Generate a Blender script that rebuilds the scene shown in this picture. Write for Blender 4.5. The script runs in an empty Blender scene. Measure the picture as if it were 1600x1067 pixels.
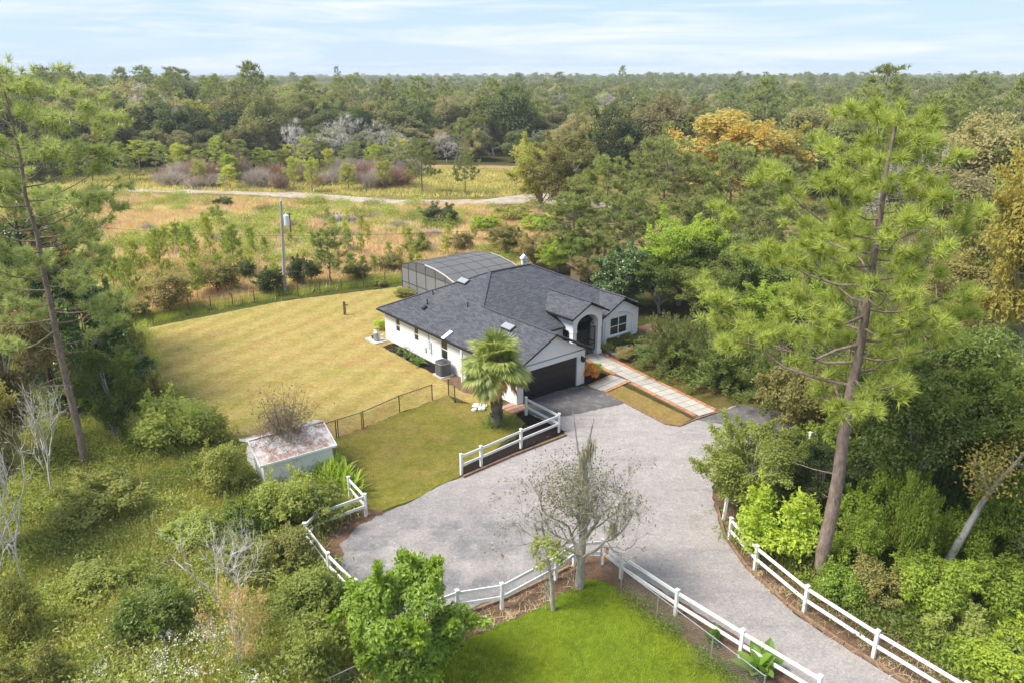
import bpy, bmesh, math, random
import numpy as np
from mathutils import Vector, Matrix

random.seed(4)
scene = bpy.context.scene
COL = scene.collection

# ---------------------------------------------------------------- camera
CAM_H, FPX, HORIZON = 20.8, 1168.0, 118.0          # photograph measured at 1600 x 1067
PITCH = math.atan((533.5 - HORIZON) / FPX)
cd = bpy.data.cameras.new('camera')
cd.sensor_fit = 'HORIZONTAL'; cd.sensor_width = 36.0
cd.lens = FPX / 1600 * 36.0
cd.clip_start = 0.5; cd.clip_end = 30000
camera = bpy.data.objects.new('camera', cd)
camera.location = (0, 0, CAM_H)
camera.rotation_euler = (math.pi / 2 - PITCH, 0, 0)
COL.objects.link(camera)
scene.camera = camera

# ---------------------------------------------------------------- sky and sun
SUN_EL, SUN_AZ = math.radians(54), math.radians(-106)     # azimuth from +Y towards +X
world = bpy.data.worlds.new('World'); scene.world = world
world.use_nodes = True
wn = world.node_tree; wn.nodes.clear()
def wnode(t, **k):
    n = wn.nodes.new(t)
    for a, b in k.items(): setattr(n, a, b)
    return n
w_out = wnode('ShaderNodeOutputWorld'); w_bg = wnode('ShaderNodeBackground')
w_sky = wnode('ShaderNodeTexSky', sky_type='NISHITA')
w_sky.sun_disc = False; w_sky.sun_elevation = SUN_EL; w_sky.sun_rotation = SUN_AZ
w_sky.air_density = 1.0; w_sky.dust_density = 0.5; w_sky.ozone_density = 2.0
w_tc = wnode('ShaderNodeTexCoord')
w_map = wnode('ShaderNodeMapping'); w_map.inputs['Scale'].default_value = (1.6, 1.6, 20.0)
w_map.inputs['Rotation'].default_value = (0.05, 0.06, 0.4)
w_no = wnode('ShaderNodeTexNoise'); w_no.inputs['Scale'].default_value = 2.3; w_no.inputs['Detail'].default_value = 7
w_no.inputs['Roughness'].default_value = 0.58; w_no.inputs['Distortion'].default_value = 0.5
w_ra = wnode('ShaderNodeValToRGB'); w_ra.color_ramp.elements[0].position = 0.44; w_ra.color_ramp.elements[1].position = 0.68
w_ra.color_ramp.elements[0].color = (0.0, 0.0, 0.0, 1); w_ra.color_ramp.elements[1].color = (0.9, 0.9, 0.9, 1)
w_veil = wnode('ShaderNodeMixRGB'); w_veil.inputs['Fac'].default_value = 0.9; w_veil.inputs['Color2'].default_value = (1.75, 2.3, 3.15, 1)   # even thin veil
w_mix = wnode('ShaderNodeMixRGB'); w_mix.inputs['Color2'].default_value = (3.05, 3.2, 3.4, 1)   # streaks of high cloud
wn.links.new(w_tc.outputs['Generated'], w_map.inputs['Vector'])
wn.links.new(w_map.outputs[0], w_no.inputs['Vector'])
wn.links.new(w_no.outputs['Fac'], w_ra.inputs['Fac'])
wn.links.new(w_ra.outputs['Color'], w_mix.inputs['Fac'])
wn.links.new(w_sky.outputs[0], w_veil.inputs['Color1']); wn.links.new(w_veil.outputs[0], w_mix.inputs['Color1'])
wn.links.new(w_mix.outputs[0], w_bg.inputs['Color'])
w_bg.inputs['Strength'].default_value = 0.059
wn.links.new(w_bg.outputs[0], w_out.inputs['Surface'])

sl = bpy.data.lights.new('sun', 'SUN'); sl.energy = 1.25; sl.angle = math.radians(22.0); sl.color = (1.0, 0.95, 0.86)
sun = bpy.data.objects.new('sun', sl); COL.objects.link(sun)
S_DIR = Vector((math.sin(SUN_AZ) * math.cos(SUN_EL), math.cos(SUN_AZ) * math.cos(SUN_EL), math.sin(SUN_EL)))
sun.rotation_euler = S_DIR.to_track_quat('Z', 'Y').to_euler()
sun.location = (-30, 20, 60)

scene.view_settings.view_transform = 'Standard'
scene.view_settings.look = 'None'
scene.view_settings.exposure = 2.45
scene.view_settings.gamma = 1.0
scene.view_settings.use_curve_mapping = False
cy = scene.cycles
cy.max_bounces = 7; cy.diffuse_bounces = 4; cy.glossy_bounces = 2; cy.transmission_bounces = 4; cy.use_denoising = True
cy.transparent_max_bounces = 8; cy.volume_bounces = 0
cy.caustics_reflective = False; cy.caustics_refractive = False

# ---------------------------------------------------------------- helpers
def ground(px, py, z=0.0):
    """The real place on the plane z that this pixel of the 1600 px photograph shows."""
    c, s = math.cos(PITCH), math.sin(PITCH)
    a, b = (px - 800) / FPX, (533.5 - py) / FPX
    d = (a, c + b * s, -s + b * c)
    t = (z - CAM_H) / d[2]
    return Vector((d[0] * t, d[1] * t, z))

def tag(o, label=None, cat=None, group=None, kind=None):
    if label: o['label'] = label
    if cat: o['category'] = cat
    if group: o['group'] = group
    if kind: o['kind'] = kind
    return o

def link(name, data, parent=None, loc=(0, 0, 0), rz=0.0):
    o = bpy.data.objects.new(name, data); COL.objects.link(o)
    o.parent = parent; o.location = loc; o.rotation_euler = (0, 0, rz)
    return o

def thing(name, loc, label, cat, rz=0.0, group=None):
    return tag(link(name, None, None, loc, rz), label, cat, group)

class MB:
    """Collects boxes, prisms and tubes, then becomes ONE mesh."""
    def __init__(s): s.v = []; s.f = []; s.m = []; s.cur = 0
    def poly(s, pts, m=None):
        n = len(s.v); s.v += [tuple(p) for p in pts]; s.f.append(tuple(range(n, n + len(pts)))); s.m.append(s.cur if m is None else m)
    def box(s, x0, x1, y0, y1, z0, z1, m=None):
        n = len(s.v)
        s.v += [(x0,y0,z0),(x1,y0,z0),(x1,y1,z0),(x0,y1,z0),(x0,y0,z1),(x1,y0,z1),(x1,y1,z1),(x0,y1,z1)]
        for q in ((3,2,1,0),(4,5,6,7),(0,1,5,4),(1,2,6,5),(2,3,7,6),(3,0,4,7)):
            s.f.append(tuple(n + i for i in q)); s.m.append(s.cur if m is None else m)
        return s
    def bar(s, a, b, w, h, up=(0, 0, 1)):
        a, b = Vector(a), Vector(b); d = (b - a).normalized(); u = Vector(up)
        side = d.cross(u)
        if side.length < 1e-4: side = d.cross(Vector((1, 0, 0)))
        side.normalize(); u = side.cross(d).normalized()
        n = len(s.v)
        for p in (a, b):
            for i, j in ((-1,-1),(1,-1),(1,1),(-1,1)): s.v.append(tuple(p + side * (w/2*i) + u * (h/2*j)))
        for q in ((0,1,2,3),(7,6,5,4),(0,4,5,1),(1,5,6,2),(2,6,7,3),(3,7,4,0)):
            s.f.append(tuple(n + i for i in q)); s.m.append(s.cur)
        return s
    def tube(s, pts, rad, sides=8, cap=True):
        pts = [Vector(p) for p in pts]; k = len(pts)
        if not hasattr(rad, '__len__'): rad = [rad] * k
        n = len(s.v)
        for i, p in enumerate(pts):
            d = (pts[min(i+1, k-1)] - pts[max(i-1, 0)]).normalized()
            ref = Vector((0, 0, 1)) if abs(d.z) < 0.9 else Vector((1, 0, 0))
            x = d.cross(ref).normalized(); y = d.cross(x)
            for j in range(sides):
                t = 2 * math.pi * j / sides
                s.v.append(tuple(p + (x * math.cos(t) + y * math.sin(t)) * rad[i]))
        for i in range(k - 1):
            for j in range(sides):
                a = n + i*sides + j; b = n + i*sides + (j+1) % sides
                s.f.append((a, b, b + sides, a + sides)); s.m.append(s.cur)
        if cap:
            s.f.append(tuple(n + j for j in range(sides))); s.m.append(s.cur)
            s.f.append(tuple(n + (k-1)*sides + j for j in reversed(range(sides)))); s.m.append(s.cur)
        return s
    def prism(s, poly2d, axis, c0, c1, m=None):
        """Extrude a 2-D outline along 'x', 'y' or 'z'."""
        def P(a, b, c): return {'x': (c, a, b), 'y': (a, c, b), 'z': (a, b, c)}[axis]
        n = len(s.v); k = len(poly2d)
        s.v += [P(a, b, c0) for a, b in poly2d] + [P(a, b, c1) for a, b in poly2d]
        mm = s.cur if m is None else m
        s.f.append(tuple(n + i for i in range(k))); s.m.append(mm)
        s.f.append(tuple(n + k + i for i in reversed(range(k)))); s.m.append(mm)
        for i in range(k):
            j = (i + 1) % k; s.f.append((n+i, n+k+i, n+k+j, n+j)); s.m.append(mm)
        return s
    def mesh(s, name, mats, smooth=False, fix=True):
        me = bpy.data.meshes.new(name); me.from_pydata(s.v, [], s.f)
        for m in (mats if isinstance(mats, (list, tuple)) else [mats]): me.materials.append(m)
        me.polygons.foreach_set('material_index', s.m)
        if smooth: me.polygons.foreach_set('use_smooth', [True] * len(s.f))
        if fix:
            bm = bmesh.new(); bm.from_mesh(me); bmesh.ops.recalc_face_normals(bm, faces=bm.faces); bm.to_mesh(me); bm.free()
        me.update(); return me
    def build(s, name, mats, parent=None, loc=(0, 0, 0), rz=0.0, smooth=False, fix=True):
        return link(name, s.mesh(name, mats, smooth, fix), parent, loc, rz)

# ---------------------------------------------------------------- materials
def srgb(r, g, b):
    f = lambda c: (c/255/12.92) if c/255 <= 0.04045 else ((c/255 + 0.055)/1.055) ** 2.4
    return (f(r), f(g), f(b), 1.0)

class NT:
    def __init__(s, name):
        s.m = bpy.data.materials.new(name); s.m.use_nodes = True; s.t = s.m.node_tree
        s.b = s.t.nodes['Principled BSDF']; s.out = s.t.nodes['Material Output']
    def n(s, t, **k):
        x = s.t.nodes.new(t)
        for a, b in k.items():
            if a in x.inputs: x.inputs[a].default_value = b
            else: setattr(x, a, b)
        return x
    def l(s, a, b): s.t.links.new(a, b)
    def noise(s, co, scale, detail=4, rough=0.6, lo=0.4, hi=0.6, dist=0.0):
        n = s.n('ShaderNodeTexNoise'); n.inputs['Scale'].default_value = scale; n.inputs['Detail'].default_value = detail
        n.inputs['Roughness'].default_value = rough; n.inputs['Distortion'].default_value = dist
        if co is not None: s.l(co, n.inputs['Vector'])
        r = s.n('ShaderNodeMapRange'); r.inputs['From Min'].default_value = lo; r.inputs['From Max'].default_value = hi
        s.l(n.outputs['Fac'], r.inputs['Value'])
        return r.outputs[0]
    def mix(s, fac, a, b, blend='MIX'):
        x = s.n('ShaderNodeMixRGB'); x.blend_type = blend
        for i, v in ((0, fac), (1, a), (2, b)):
            if hasattr(v, 'is_linked'): s.l(v, x.inputs[i])
            elif i == 0: x.inputs[0].default_value = v
            else: x.inputs[i].default_value = v if len(v) == 4 else (*v, 1)
        return x.outputs[0]
    def bump(s, h, strength=0.3, dist=0.05):
        b = s.n('ShaderNodeBump'); b.inputs['Strength'].default_value = strength; b.inputs['Distance'].default_value = dist
        s.l(h, b.inputs['Height']); s.l(b.outputs[0], s.b.inputs['Normal'])
    def spec(s, rough, spec=0.3, metal=0.0):
        s.b.inputs['Roughness'].default_value = rough; s.b.inputs['Specular IOR Level'].default_value = spec; s.b.inputs['Metallic'].default_value = metal
    def geo(s):
        return s.n('ShaderNodeNewGeometry').outputs['Position']
    def obj(s):
        return s.n('ShaderNodeTexCoord').outputs['Object']

def ground_mat(name, base, layers, rough=0.95, bump=(30, 0.5, 0.03)):
    """base colour, then layers (scale, lo, hi, colour, strength)."""
    base = (*[x * .8 for x in base[:3]], 1); layers = [(a, b, c, (*[x * .8 for x in d[:3]], 1), e) for a, b, c, d, e in layers]
    t = NT(name); co = t.geo(); c = base
    for sc, lo, hi, colr, st in layers:
        f = t.noise(co, sc, 5, 0.62, lo, hi)
        mm = t.n('ShaderNodeMath'); mm.operation = 'MULTIPLY'; mm.use_clamp = True; t.l(f, mm.inputs[0]); mm.inputs[1].default_value = st
        c = t.mix(mm.outputs[0], c, colr)
    t.l(c, t.b.inputs['Base Color']) if hasattr(c, 'is_linked') else None
    t.spec(rough, 0.15)
    if bump:
        h = t.noise(co, bump[0], 6, 0.7, 0.2, 0.8); t.bump(h, bump[1], bump[2])
    return t.m

def plain(name, col, rough=0.6, spec=0.3, var=0.12, scale=6.0, metal=0.0, bump=None):
    t = NT(name); co = t.obj()
    f = t.noise(co, scale, 5, 0.65, 0.3, 0.7)
    dark = tuple(x * (1 - var) for x in col[:3]); lite = tuple(min(1, x * (1 + var)) for x in col[:3])
    t.l(t.mix(f, dark, lite), t.b.inputs['Base Color']); t.spec(rough, spec, metal)
    if bump: t.bump(t.noise(co, bump[0], 5, 0.7, 0.2, 0.8), bump[1], bump[2])
    return t.m

MT = {}
MT['white'] = plain('white_paint', (0.8, 0.8, 0.81), 0.55, 0.35, 0.04, 3)
MT['stucco'] = plain('white_stucco', (0.80, 0.80, 0.81), 0.85, 0.2, 0.035, 1.2, bump=(60, 0.15, 0.01))
def fence_mat():
    t = NT('fence_white'); co = t.geo()
    c = t.mix(t.noise(co, 1.5, 4, .6, .35, .65), (.80, .80, .79, 1), (.70, .70, .685, 1))
    c = t.mix(t.noise(co, 5.0, 5, .7, .56, .74), c, (.44, .45, .37, 1))          # algae and splashed dirt
    t.l(c, t.b.inputs['Base Color']); t.spec(.5, .35); return t.m
MT['vinyl'] = fence_mat()
MT['black'] = plain('black_trim', (0.012, 0.012, 0.013), 0.45, 0.4, 0.2, 4)
MT['door_black'] = plain('black_door', (0.016, 0.016, 0.018), 0.4, 0.45, 0.25, 2)
MT['darkmetal'] = plain('dark_metal', (0.03, 0.032, 0.034), 0.45, 0.5, 0.25, 3)
MT['grey_metal'] = plain('galvanised_metal', (0.42, 0.43, 0.44), 0.45, 0.5, 0.15, 5, 0.6)
MT['cage_frame'] = plain('bronze_frame', (0.05, 0.048, 0.045), 0.5, 0.4, 0.15, 3)
MT['cage_trim'] = plain('pale_gutter', (0.55, 0.53, 0.5), 0.5, 0.4, 0.1, 3)
MT['brown_wood'] = plain('weathered_wood', (0.16, 0.11, 0.08), 0.85, 0.2, 0.35, 7, bump=(40, 0.4, 0.01))
MT['edging'] = plain('timber_edging', (0.24, 0.15, 0.1), 0.9, 0.15, 0.4, 5, bump=(40, 0.4, 0.01))
MT['pole'] = plain('grey_pole_wood', (0.36, 0.33, 0.29), 0.85, 0.2, 0.25, 6)
MT['transformer'] = plain('transformer_grey', (0.62, 0.66, 0.7), 0.4, 0.5, 0.06, 2)
MT['mulch'] = ground_mat('black_mulch', (0.02, 0.014, 0.012, 1), [(9, 0.45, 0.65, (0.055, 0.036, 0.03, 1), 0.9)], bump=(45, 0.9, 0.06))
MT['concrete'] = plain('concrete', (0.48, 0.46, 0.43), 0.9, 0.2, 0.14, 3, bump=(50, 0.2, 0.01))

def glass_mat():
    t = NT('window_glass'); t.b.inputs['Base Color'].default_value = (0.02, 0.024, 0.026, 1); t.spec(0.06, 0.7); return t.m
MT['glass'] = glass_mat()

def screen_mat(name, col, keep):
    """Woven insect screen: part thread, part hole."""
    t = NT(name); t.b.inputs['Base Color'].default_value = (*col, 1); t.spec(0.7, 0.3)
    tr = t.n('ShaderNodeBsdfTransparent'); mx = t.n('ShaderNodeMixShader'); mx.inputs[0].default_value = keep
    t.l(tr.outputs[0], mx.inputs[1]); t.l(t.b.outputs[0], mx.inputs[2]); t.l(mx.outputs[0], t.out.inputs['Surface'])
    return t.m
MT['screen'] = screen_mat('pool_screen', (0.15, 0.15, 0.155), 0.78)
MT['screen_solid'] = screen_mat('privacy_screen', (0.20, 0.20, 0.205), 0.93)
MT['porch_screen'] = screen_mat('porch_screen', (0.06, 0.06, 0.065), 0.45)

def shingle_mat():
    t = NT('asphalt_shingle'); uv = t.n('ShaderNodeUVMap').outputs[0]
    br = t.n('ShaderNodeTexBrick'); t.l(uv, br.inputs['Vector'])
    br.inputs['Scale'].default_value = 1.0; br.inputs['Brick Width'].default_value = 0.42; br.inputs['Row Height'].default_value = 0.15
    br.inputs['Mortar Size'].default_value = 0.008; br.inputs['Mortar Smooth'].default_value = 0.3; br.inputs['Bias'].default_value = -0.1
    br.inputs['Color1'].default_value = (0.062, 0.062, 0.07, 1); br.inputs['Color2'].default_value = (0.115, 0.115, 0.128, 1)
    br.inputs['Mortar'].default_value = (0.032, 0.032, 0.038, 1); br.offset_frequency = 2; br.offset = 0.37
    sp = t.noise(uv, 9.0, 3, 0.75, 0.52, 0.68)
    c = t.mix(sp, br.outputs['Color'], (0.17, 0.17, 0.187, 1))
    big = t.noise(uv, 0.35, 4, 0.6, 0.3, 0.7)
    c = t.mix(big, c, t.mix(1.0, c, (0.78, 0.8, 0.86, 1), 'MULTIPLY'))
    t.l(c, t.b.inputs['Base Color']); t.spec(0.9, 0.2)
    inv = t.n('ShaderNodeMath'); inv.operation = 'SUBTRACT'; inv.inputs[0].default_value = 1; t.l(br.outputs['Fac'], inv.inputs[1])
    t.bump(inv.outputs[0], 0.5, 0.02)
    return t.m
MT['shingle'] = shingle_mat()
# ---------------------------------------------------------------- ground sheets (the setting)
MT['soil'] = ground_mat('wild_ground', (0.085, 0.085, 0.022, 1), [
    (0.05, 0.42, 0.6, (0.13, 0.11, 0.04, 1), 0.8), (0.22, 0.45, 0.65, (0.055, 0.075, 0.014, 1), 0.9),
    (0.9, 0.5, 0.7, (0.2, 0.15, 0.07, 1), 0.6)], bump=(4, 0.9, 0.2))
MT['field'] = ground_mat('scrub_field', (0.30, 0.215, 0.10, 1), [
    (0.045, 0.45, 0.58, (0.40, 0.235, 0.15, 1), 0.9), (0.09, 0.48, 0.58, (0.20, 0.19, 0.04, 1), 0.9),
    (0.3, 0.48, 0.62, (0.36, 0.24, 0.13, 1), 0.7), (0.8, 0.52, 0.68, (0.12, 0.12, 0.03, 1), 0.7)], bump=(3, 0.9, 0.25))
MT['meadow'] = ground_mat('green_meadow', (0.22, 0.19, 0.04, 1), [
    (0.06, 0.42, 0.6, (0.3, 0.215, 0.075, 1), 0.8), (0.2, 0.5, 0.65, (0.12, 0.13, 0.025, 1), 0.8)], bump=(2, 0.9, 0.25))
MT['verge'] = ground_mat('rough_verge', (0.11, 0.13, 0.022, 1), [
    (0.25, 0.45, 0.62, (0.06, 0.085, 0.016, 1), 0.9), (1.1, 0.5, 0.7, (0.2, 0.18, 0.05, 1), 0.7)], bump=(4, 0.9, 0.2))
MT['sand'] = ground_mat('pale_sand', (0.54, 0.46, 0.39, 1), [
    (0.15, 0.46, 0.62, (0.40, 0.29, 0.20, 1), 0.8), (0.5, 0.5, 0.64, (0.3, 0.25, 0.12, 1), 0.75)], bump=(6, 0.7, 0.1))
MT['dirt'] = ground_mat('orange_dirt', (0.42, 0.26, 0.15, 1), [(0.2, 0.5, 0.7, (0.3, 0.2, 0.1, 1), 0.7)], bump=(6, 0.7, 0.1))
MT['straw'] = ground_mat('pine_straw', (0.25, 0.145, 0.09, 1), [
    (3.0, 0.48, 0.66, (0.14, 0.075, 0.05, 1), 0.9), (14, 0.5, 0.66, (0.42, 0.28, 0.19, 1), 0.8)], bump=(40, 0.9, 0.06))

def lawn_mat(name, base, alt, dry, stripes=None):
    base, alt, dry = [(*[x * .66 for x in q[:3]], 1) for q in (base, alt, dry)]
    t = NT(name); co = t.geo()
    c = t.mix(t.noise(co, 0.17, 5, 0.6, 0.4, 0.62), base, alt)
    c = t.mix(t.noise(co, .055, 4, .6, .45, .62), c, t.mix(1.0, c, (.86, 1.0, .8, 1), 'MULTIPLY'))
    c = t.mix(t.noise(co, 0.42, 5, 0.65, 0.5, 0.72), c, dry)
    if stripes:                                    # mowing passes
        ang, width, colr, st = stripes
        mp = t.n('ShaderNodeMapping'); mp.inputs['Rotation'].default_value = (0, 0, ang); t.l(co, mp.inputs['Vector'])
        wv = t.n('ShaderNodeTexWave'); wv.inputs['Scale'].default_value = width; wv.inputs['Distortion'].default_value = 1.2
        wv.inputs['Detail'].default_value = 3; wv.inputs['Detail Scale'].default_value = 0.6; t.l(mp.outputs[0], wv.inputs['Vector'])
        mm = t.n('ShaderNodeMath'); mm.operation = 'MULTIPLY'; t.l(wv.outputs['Fac'], mm.inputs[0]); mm.inputs[1].default_value = st
        c = t.mix(mm.outputs[0], c, colr)
    for sc_, lo_, hi_ in ((1.1, .8, 1.12), (4.0, .74, 1.18)):
        fine = t.noise(co, sc_, 6, 0.72, 0.36, 0.66)
        c = t.mix(fine, t.mix(1.0, c, (lo_, lo_ * 1.02, lo_ * .96, 1), 'MULTIPLY'), t.mix(1.0, c, (hi_, hi_, hi_, 1), 'MULTIPLY'))
    t.l(c, t.b.inputs['Base Color']); t.spec(0.95, 0.1)
    t.bump(t.noise(co, 22, 6, 0.8, 0.2, 0.8), 0.7, 0.05)
    return t.m
MT['lawn_gold'] = lawn_mat('golden_lawn', (0.58, 0.395, 0.145, 1), (0.52, 0.385, 0.12, 1), (0.56, 0.33, 0.145, 1), (math.radians(25), 0.13, (0.44, 0.345, 0.13, 1), 0.5))
MT['lawn_olive'] = lawn_mat('olive_lawn', (0.34, 0.28, 0.06, 1), (0.27, 0.245, 0.045, 1), (0.40, 0.285, 0.095, 1))
MT['lawn_brown'] = lawn_mat('olive_brown_lawn', (0.23, 0.17, 0.06, 1), (0.19, 0.16, 0.045, 1), (0.25, 0.155, 0.075, 1))  # side lawn, a darker olive brown than the front lawn
MT['lawn_island'] = lawn_mat('dry_island_grass', (0.42, 0.28, 0.10, 1), (0.35, 0.26, 0.08, 1), (0.44, 0.25, 0.11, 1))
MT['lawn_bright'] = lawn_mat('bright_lawn', (0.22, 0.28, 0.02, 1), (0.30, 0.32, 0.018, 1), (0.15, 0.21, 0.022, 1))

def drive_mat():
    t = NT('worn_drive'); co = t.geo()
    c = t.mix(t.noise(co, 0.16, 5, 0.62, 0.4, 0.62), (0.47, 0.425, 0.405, 1), (0.40, 0.375, 0.365, 1))
    # bare old tarmac shows through where the loose gravel is worn off (towards the turning bay)
    d = t.n('ShaderNodeVectorMath'); d.operation = 'DISTANCE'; d.inputs[1].default_value = (-4.0, 27.5, 0); t.l(co, d.inputs[0])
    r = t.n('ShaderNodeMapRange'); r.inputs['From Min'].default_value = 9.5; r.inputs['From Max'].default_value = 4.0; t.l(d.outputs['Value'], r.inputs['Value'])
    nn = t.noise(co, 0.5, 6, 0.65, 0.2, 0.6)
    mm = t.n('ShaderNodeMath'); mm.operation = 'MULTIPLY'; mm.use_clamp = True; t.l(r.outputs[0], mm.inputs[0]); t.l(nn, mm.inputs[1])
    c = t.mix(mm.outputs[0], c, (0.245, 0.24, 0.245, 1))
    patch = t.noise(co, 0.75, 6, 0.7, 0.62, 0.74)
    c = t.mix(patch, c, (0.26, 0.25, 0.25, 1))
    c = t.mix(t.noise(co, 2.6, 6, 0.75, 0.56, 0.72), c, (0.55, 0.50, 0.475, 1))
    # wheel tracks: long soft lanes along the drive
    mp = t.n('ShaderNodeMapping'); mp.inputs['Rotation'].default_value = (0, 0, math.radians(-58)); mp.inputs['Scale'].default_value = (.12, 1.1, 1); t.l(co, mp.inputs['Vector'])
    c = t.mix(t.noise(mp.outputs[0], 1.0, 4, .55, .5, .68), c, (0.36, 0.335, 0.325, 1))
    c = t.mix(t.noise(co, .33, 4, .6, .5, .7), c, (0.50, 0.455, 0.43, 1))
    c = t.mix(t.noise(co, 1.6, 6, .78, .38, .64), t.mix(1.0, c, (.88, .88, .89, 1), 'MULTIPLY'), t.mix(1.0, c, (1.06, 1.06, 1.05, 1), 'MULTIPLY'))
    c = t.mix(t.noise(co, 6.0, 5, .8, .4, .64), t.mix(1.0, c, (.84, .84, .85, 1), 'MULTIPLY'), t.mix(1.0, c, (1.1, 1.1, 1.1, 1), 'MULTIPLY'))
    vo = t.n('ShaderNodeTexVoronoi'); vo.inputs['Scale'].default_value = 16; t.l(co, vo.inputs['Vector'])
    sp = t.n('ShaderNodeSeparateColor'); t.l(vo.outputs['Color'], sp.inputs[0])
    c = t.mix(sp.outputs[0], t.mix(1.0, c, (0.88, 0.88, 0.89, 1), 'MULTIPLY'), t.mix(1.0, c, (1.1, 1.1, 1.09, 1), 'MULTIPLY'))
    c = t.mix(1.0, c, (.80, .785, .775, 1), 'MULTIPLY')
    t.l(c, t.b.inputs['Base Color']); t.spec(0.95, 0.15)
    t.bump(t.noise(co, 14, 6, 0.8, 0.2, 0.8), 0.6, 0.04)
    return t.m
MT['drive'] = drive_mat()
MT['tarmac'] = ground_mat('tarmac_and_shade', (0.135, 0.125, 0.125, 1), [(0.5, 0.45, 0.62, (0.20, 0.185, 0.18, 1), 0.8), (2.0, 0.55, 0.7, (0.30, 0.28, 0.27, 1), 0.7)], bump=(30, 0.4, 0.02))

from mathutils.geometry import delaunay_2d_cdt
def rough_edge(pts, step=0.5, jit=0.12, seed=1):
    rr = random.Random(seed); out = []
    for i, a in enumerate(pts):
        b = pts[(i + 1) % len(pts)]; n = max(1, int((b - a).length / step)); n = min(n, 60)
        for k in range(n):
            p = a.lerp(b, k / n)
            if jit and k: p = p + Vector((rr.uniform(-jit, jit), rr.uniform(-jit, jit), 0))
            out.append(p)
    return out

def sheet(name, pix, z, mat, jit=0.12, step=0.5, world=False):
    pts = [Vector((p[0], p[1], 0)) for p in pix] if world else [ground(*p) for p in pix]
    pts = rough_edge(pts, step, jit, len(name) * 7 + len(pix))
    n = len(pts)
    vo, _, fo, _, _, _ = delaunay_2d_cdt([p.to_2d() for p in pts], [(i, (i + 1) % n) for i in range(n)], [list(range(n))], 1, 1e-4)
    me = bpy.data.meshes.new(name); me.from_pydata([(v.x, v.y, z) for v in vo], [], fo)
    for p in me.polygons:
        if p.normal.z < 0: p.flip()
    me.materials.append(mat)
    return tag(link(name, me), kind='structure')

sheet('terrain', [(-4600, -80), (4600, -80), (4600, 6000), (-4600, 6000)], -0.02, MT['soil'], 0, 9999, True)
sheet('scrub_field', [(130, 500), (225, 498), (430, 462), (640, 430), (800, 420), (920, 430), (1250, 450), (1250, 330), (860, 318), (600, 318), (200, 300), (-80, 305), (-80, 480)], -0.012, MT['field'], 0.5, 2)
sheet('far_meadow', [(-120, 300), (180, 302), (500, 316), (900, 322), (1300, 340), (1300, 300), (1010, 268), (860, 262), (690, 262), (520, 282), (340, 285), (180, 262), (-120, 262)], -0.008, MT['meadow'], 0.8, 3)
sheet('sand_track', [(150, 298), (240, 301), (330, 303), (420, 306), (520, 314), (600, 320), (700, 322), (780, 320), (830, 316), (900, 322), (960, 330), (960, 318), (880, 303), (820, 304), (760, 312), (640, 313), (560, 308), (480, 302), (400, 300), (300, 297), (150, 290)], -0.004, MT['sand'], 0.6, 1.6)
sheet('dirt_road', [(660, 258.5), (760, 259), (850, 261), (960, 268), (960, 272), (850, 266), (760, 263.5), (660, 262.5)], -0.004, MT['dirt'], 0.5, 2)
sheet('verge', [(150, 516), (222, 514), (330, 493), (440, 470), (560, 455), (634, 447), (650, 436), (620, 432), (500, 446), (400, 463), (300, 480), (200, 497), (140, 508)], -0.004, MT['verge'], 0.4, 0.8)
sheet('lawn', [(222, 514), (330, 493), (440, 471), (560, 456), (636, 447), (700, 470), (860, 520), (820, 600), (760, 640), (700, 617), (676, 626), (625, 644), (568, 669), (526, 683), (500, 694), (400, 700), (330, 668), (285, 628), (258, 600), (240, 566)], 0.0, MT['lawn_gold'], 0.1, 0.4)
sheet('front_lawn', [(526, 683), (568, 669), (625, 644), (676, 626), (701, 617), (712, 629), (760, 630), (800, 640), (822, 660), (770, 704), (722, 730), (722, 741), (650, 778), (600, 797), (565, 806), (540, 770), (500, 720), (480, 700)], 0.004, MT['lawn_olive'], 0.1, 0.4)
sheet('side_lawn', [(930, 548), (1000, 530), (1120, 560), (1260, 620), (1240, 640), (1119, 644)], 0.0, MT['lawn_brown'], 0.1, 0.5)
sheet('garden_soil', [(925, 545), (960, 520), (1020, 505), (1060, 520), (1030, 548), (985, 570), (955, 565)], 0.004, MT['straw'], 0.15, 0.4)
sheet('bright_lawn', [(600, 1120), (690, 1030), (740, 992), (800, 968), (860, 938), (920, 903), (960, 916), (1010, 955), (1100, 1018), (1180, 1075), (1200, 1120), (1200, 1300), (600, 1300)], 0.0, MT['lawn_bright'], 0.12, 0.3)
sheet('pine_straw_bed', [(566, 950), (640, 985), (690, 1030), (740, 994), (800, 970), (860, 940), (920, 905), (1010, 957), (1180, 1077), (1330, 1180), (1450, 1180), (1260, 1060), (1100, 960), (1000, 900), (945, 866), (900, 866), (860, 893), (790, 928), (715, 955), (640, 960)], -0.004, MT['straw'], 0.1, 0.3)
sheet('straw_verge', [(470, 850), (500, 822), (575, 792), (602, 800), (560, 820), (530, 850), (540, 900), (585, 950), (560, 960), (520, 925)], 0.0105, MT['straw'], 0.12, 0.3)
sheet('straw_bank', [(1105, 770), (1140, 770), (1210, 850), (1300, 925), (1420, 990), (1560, 1070), (1700, 1160), (1500, 1160), (1400, 1062), (1300, 1000), (1225, 945), (1160, 885), (1120, 830)], 0.004, MT['straw'], 0.12, 0.3)
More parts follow.
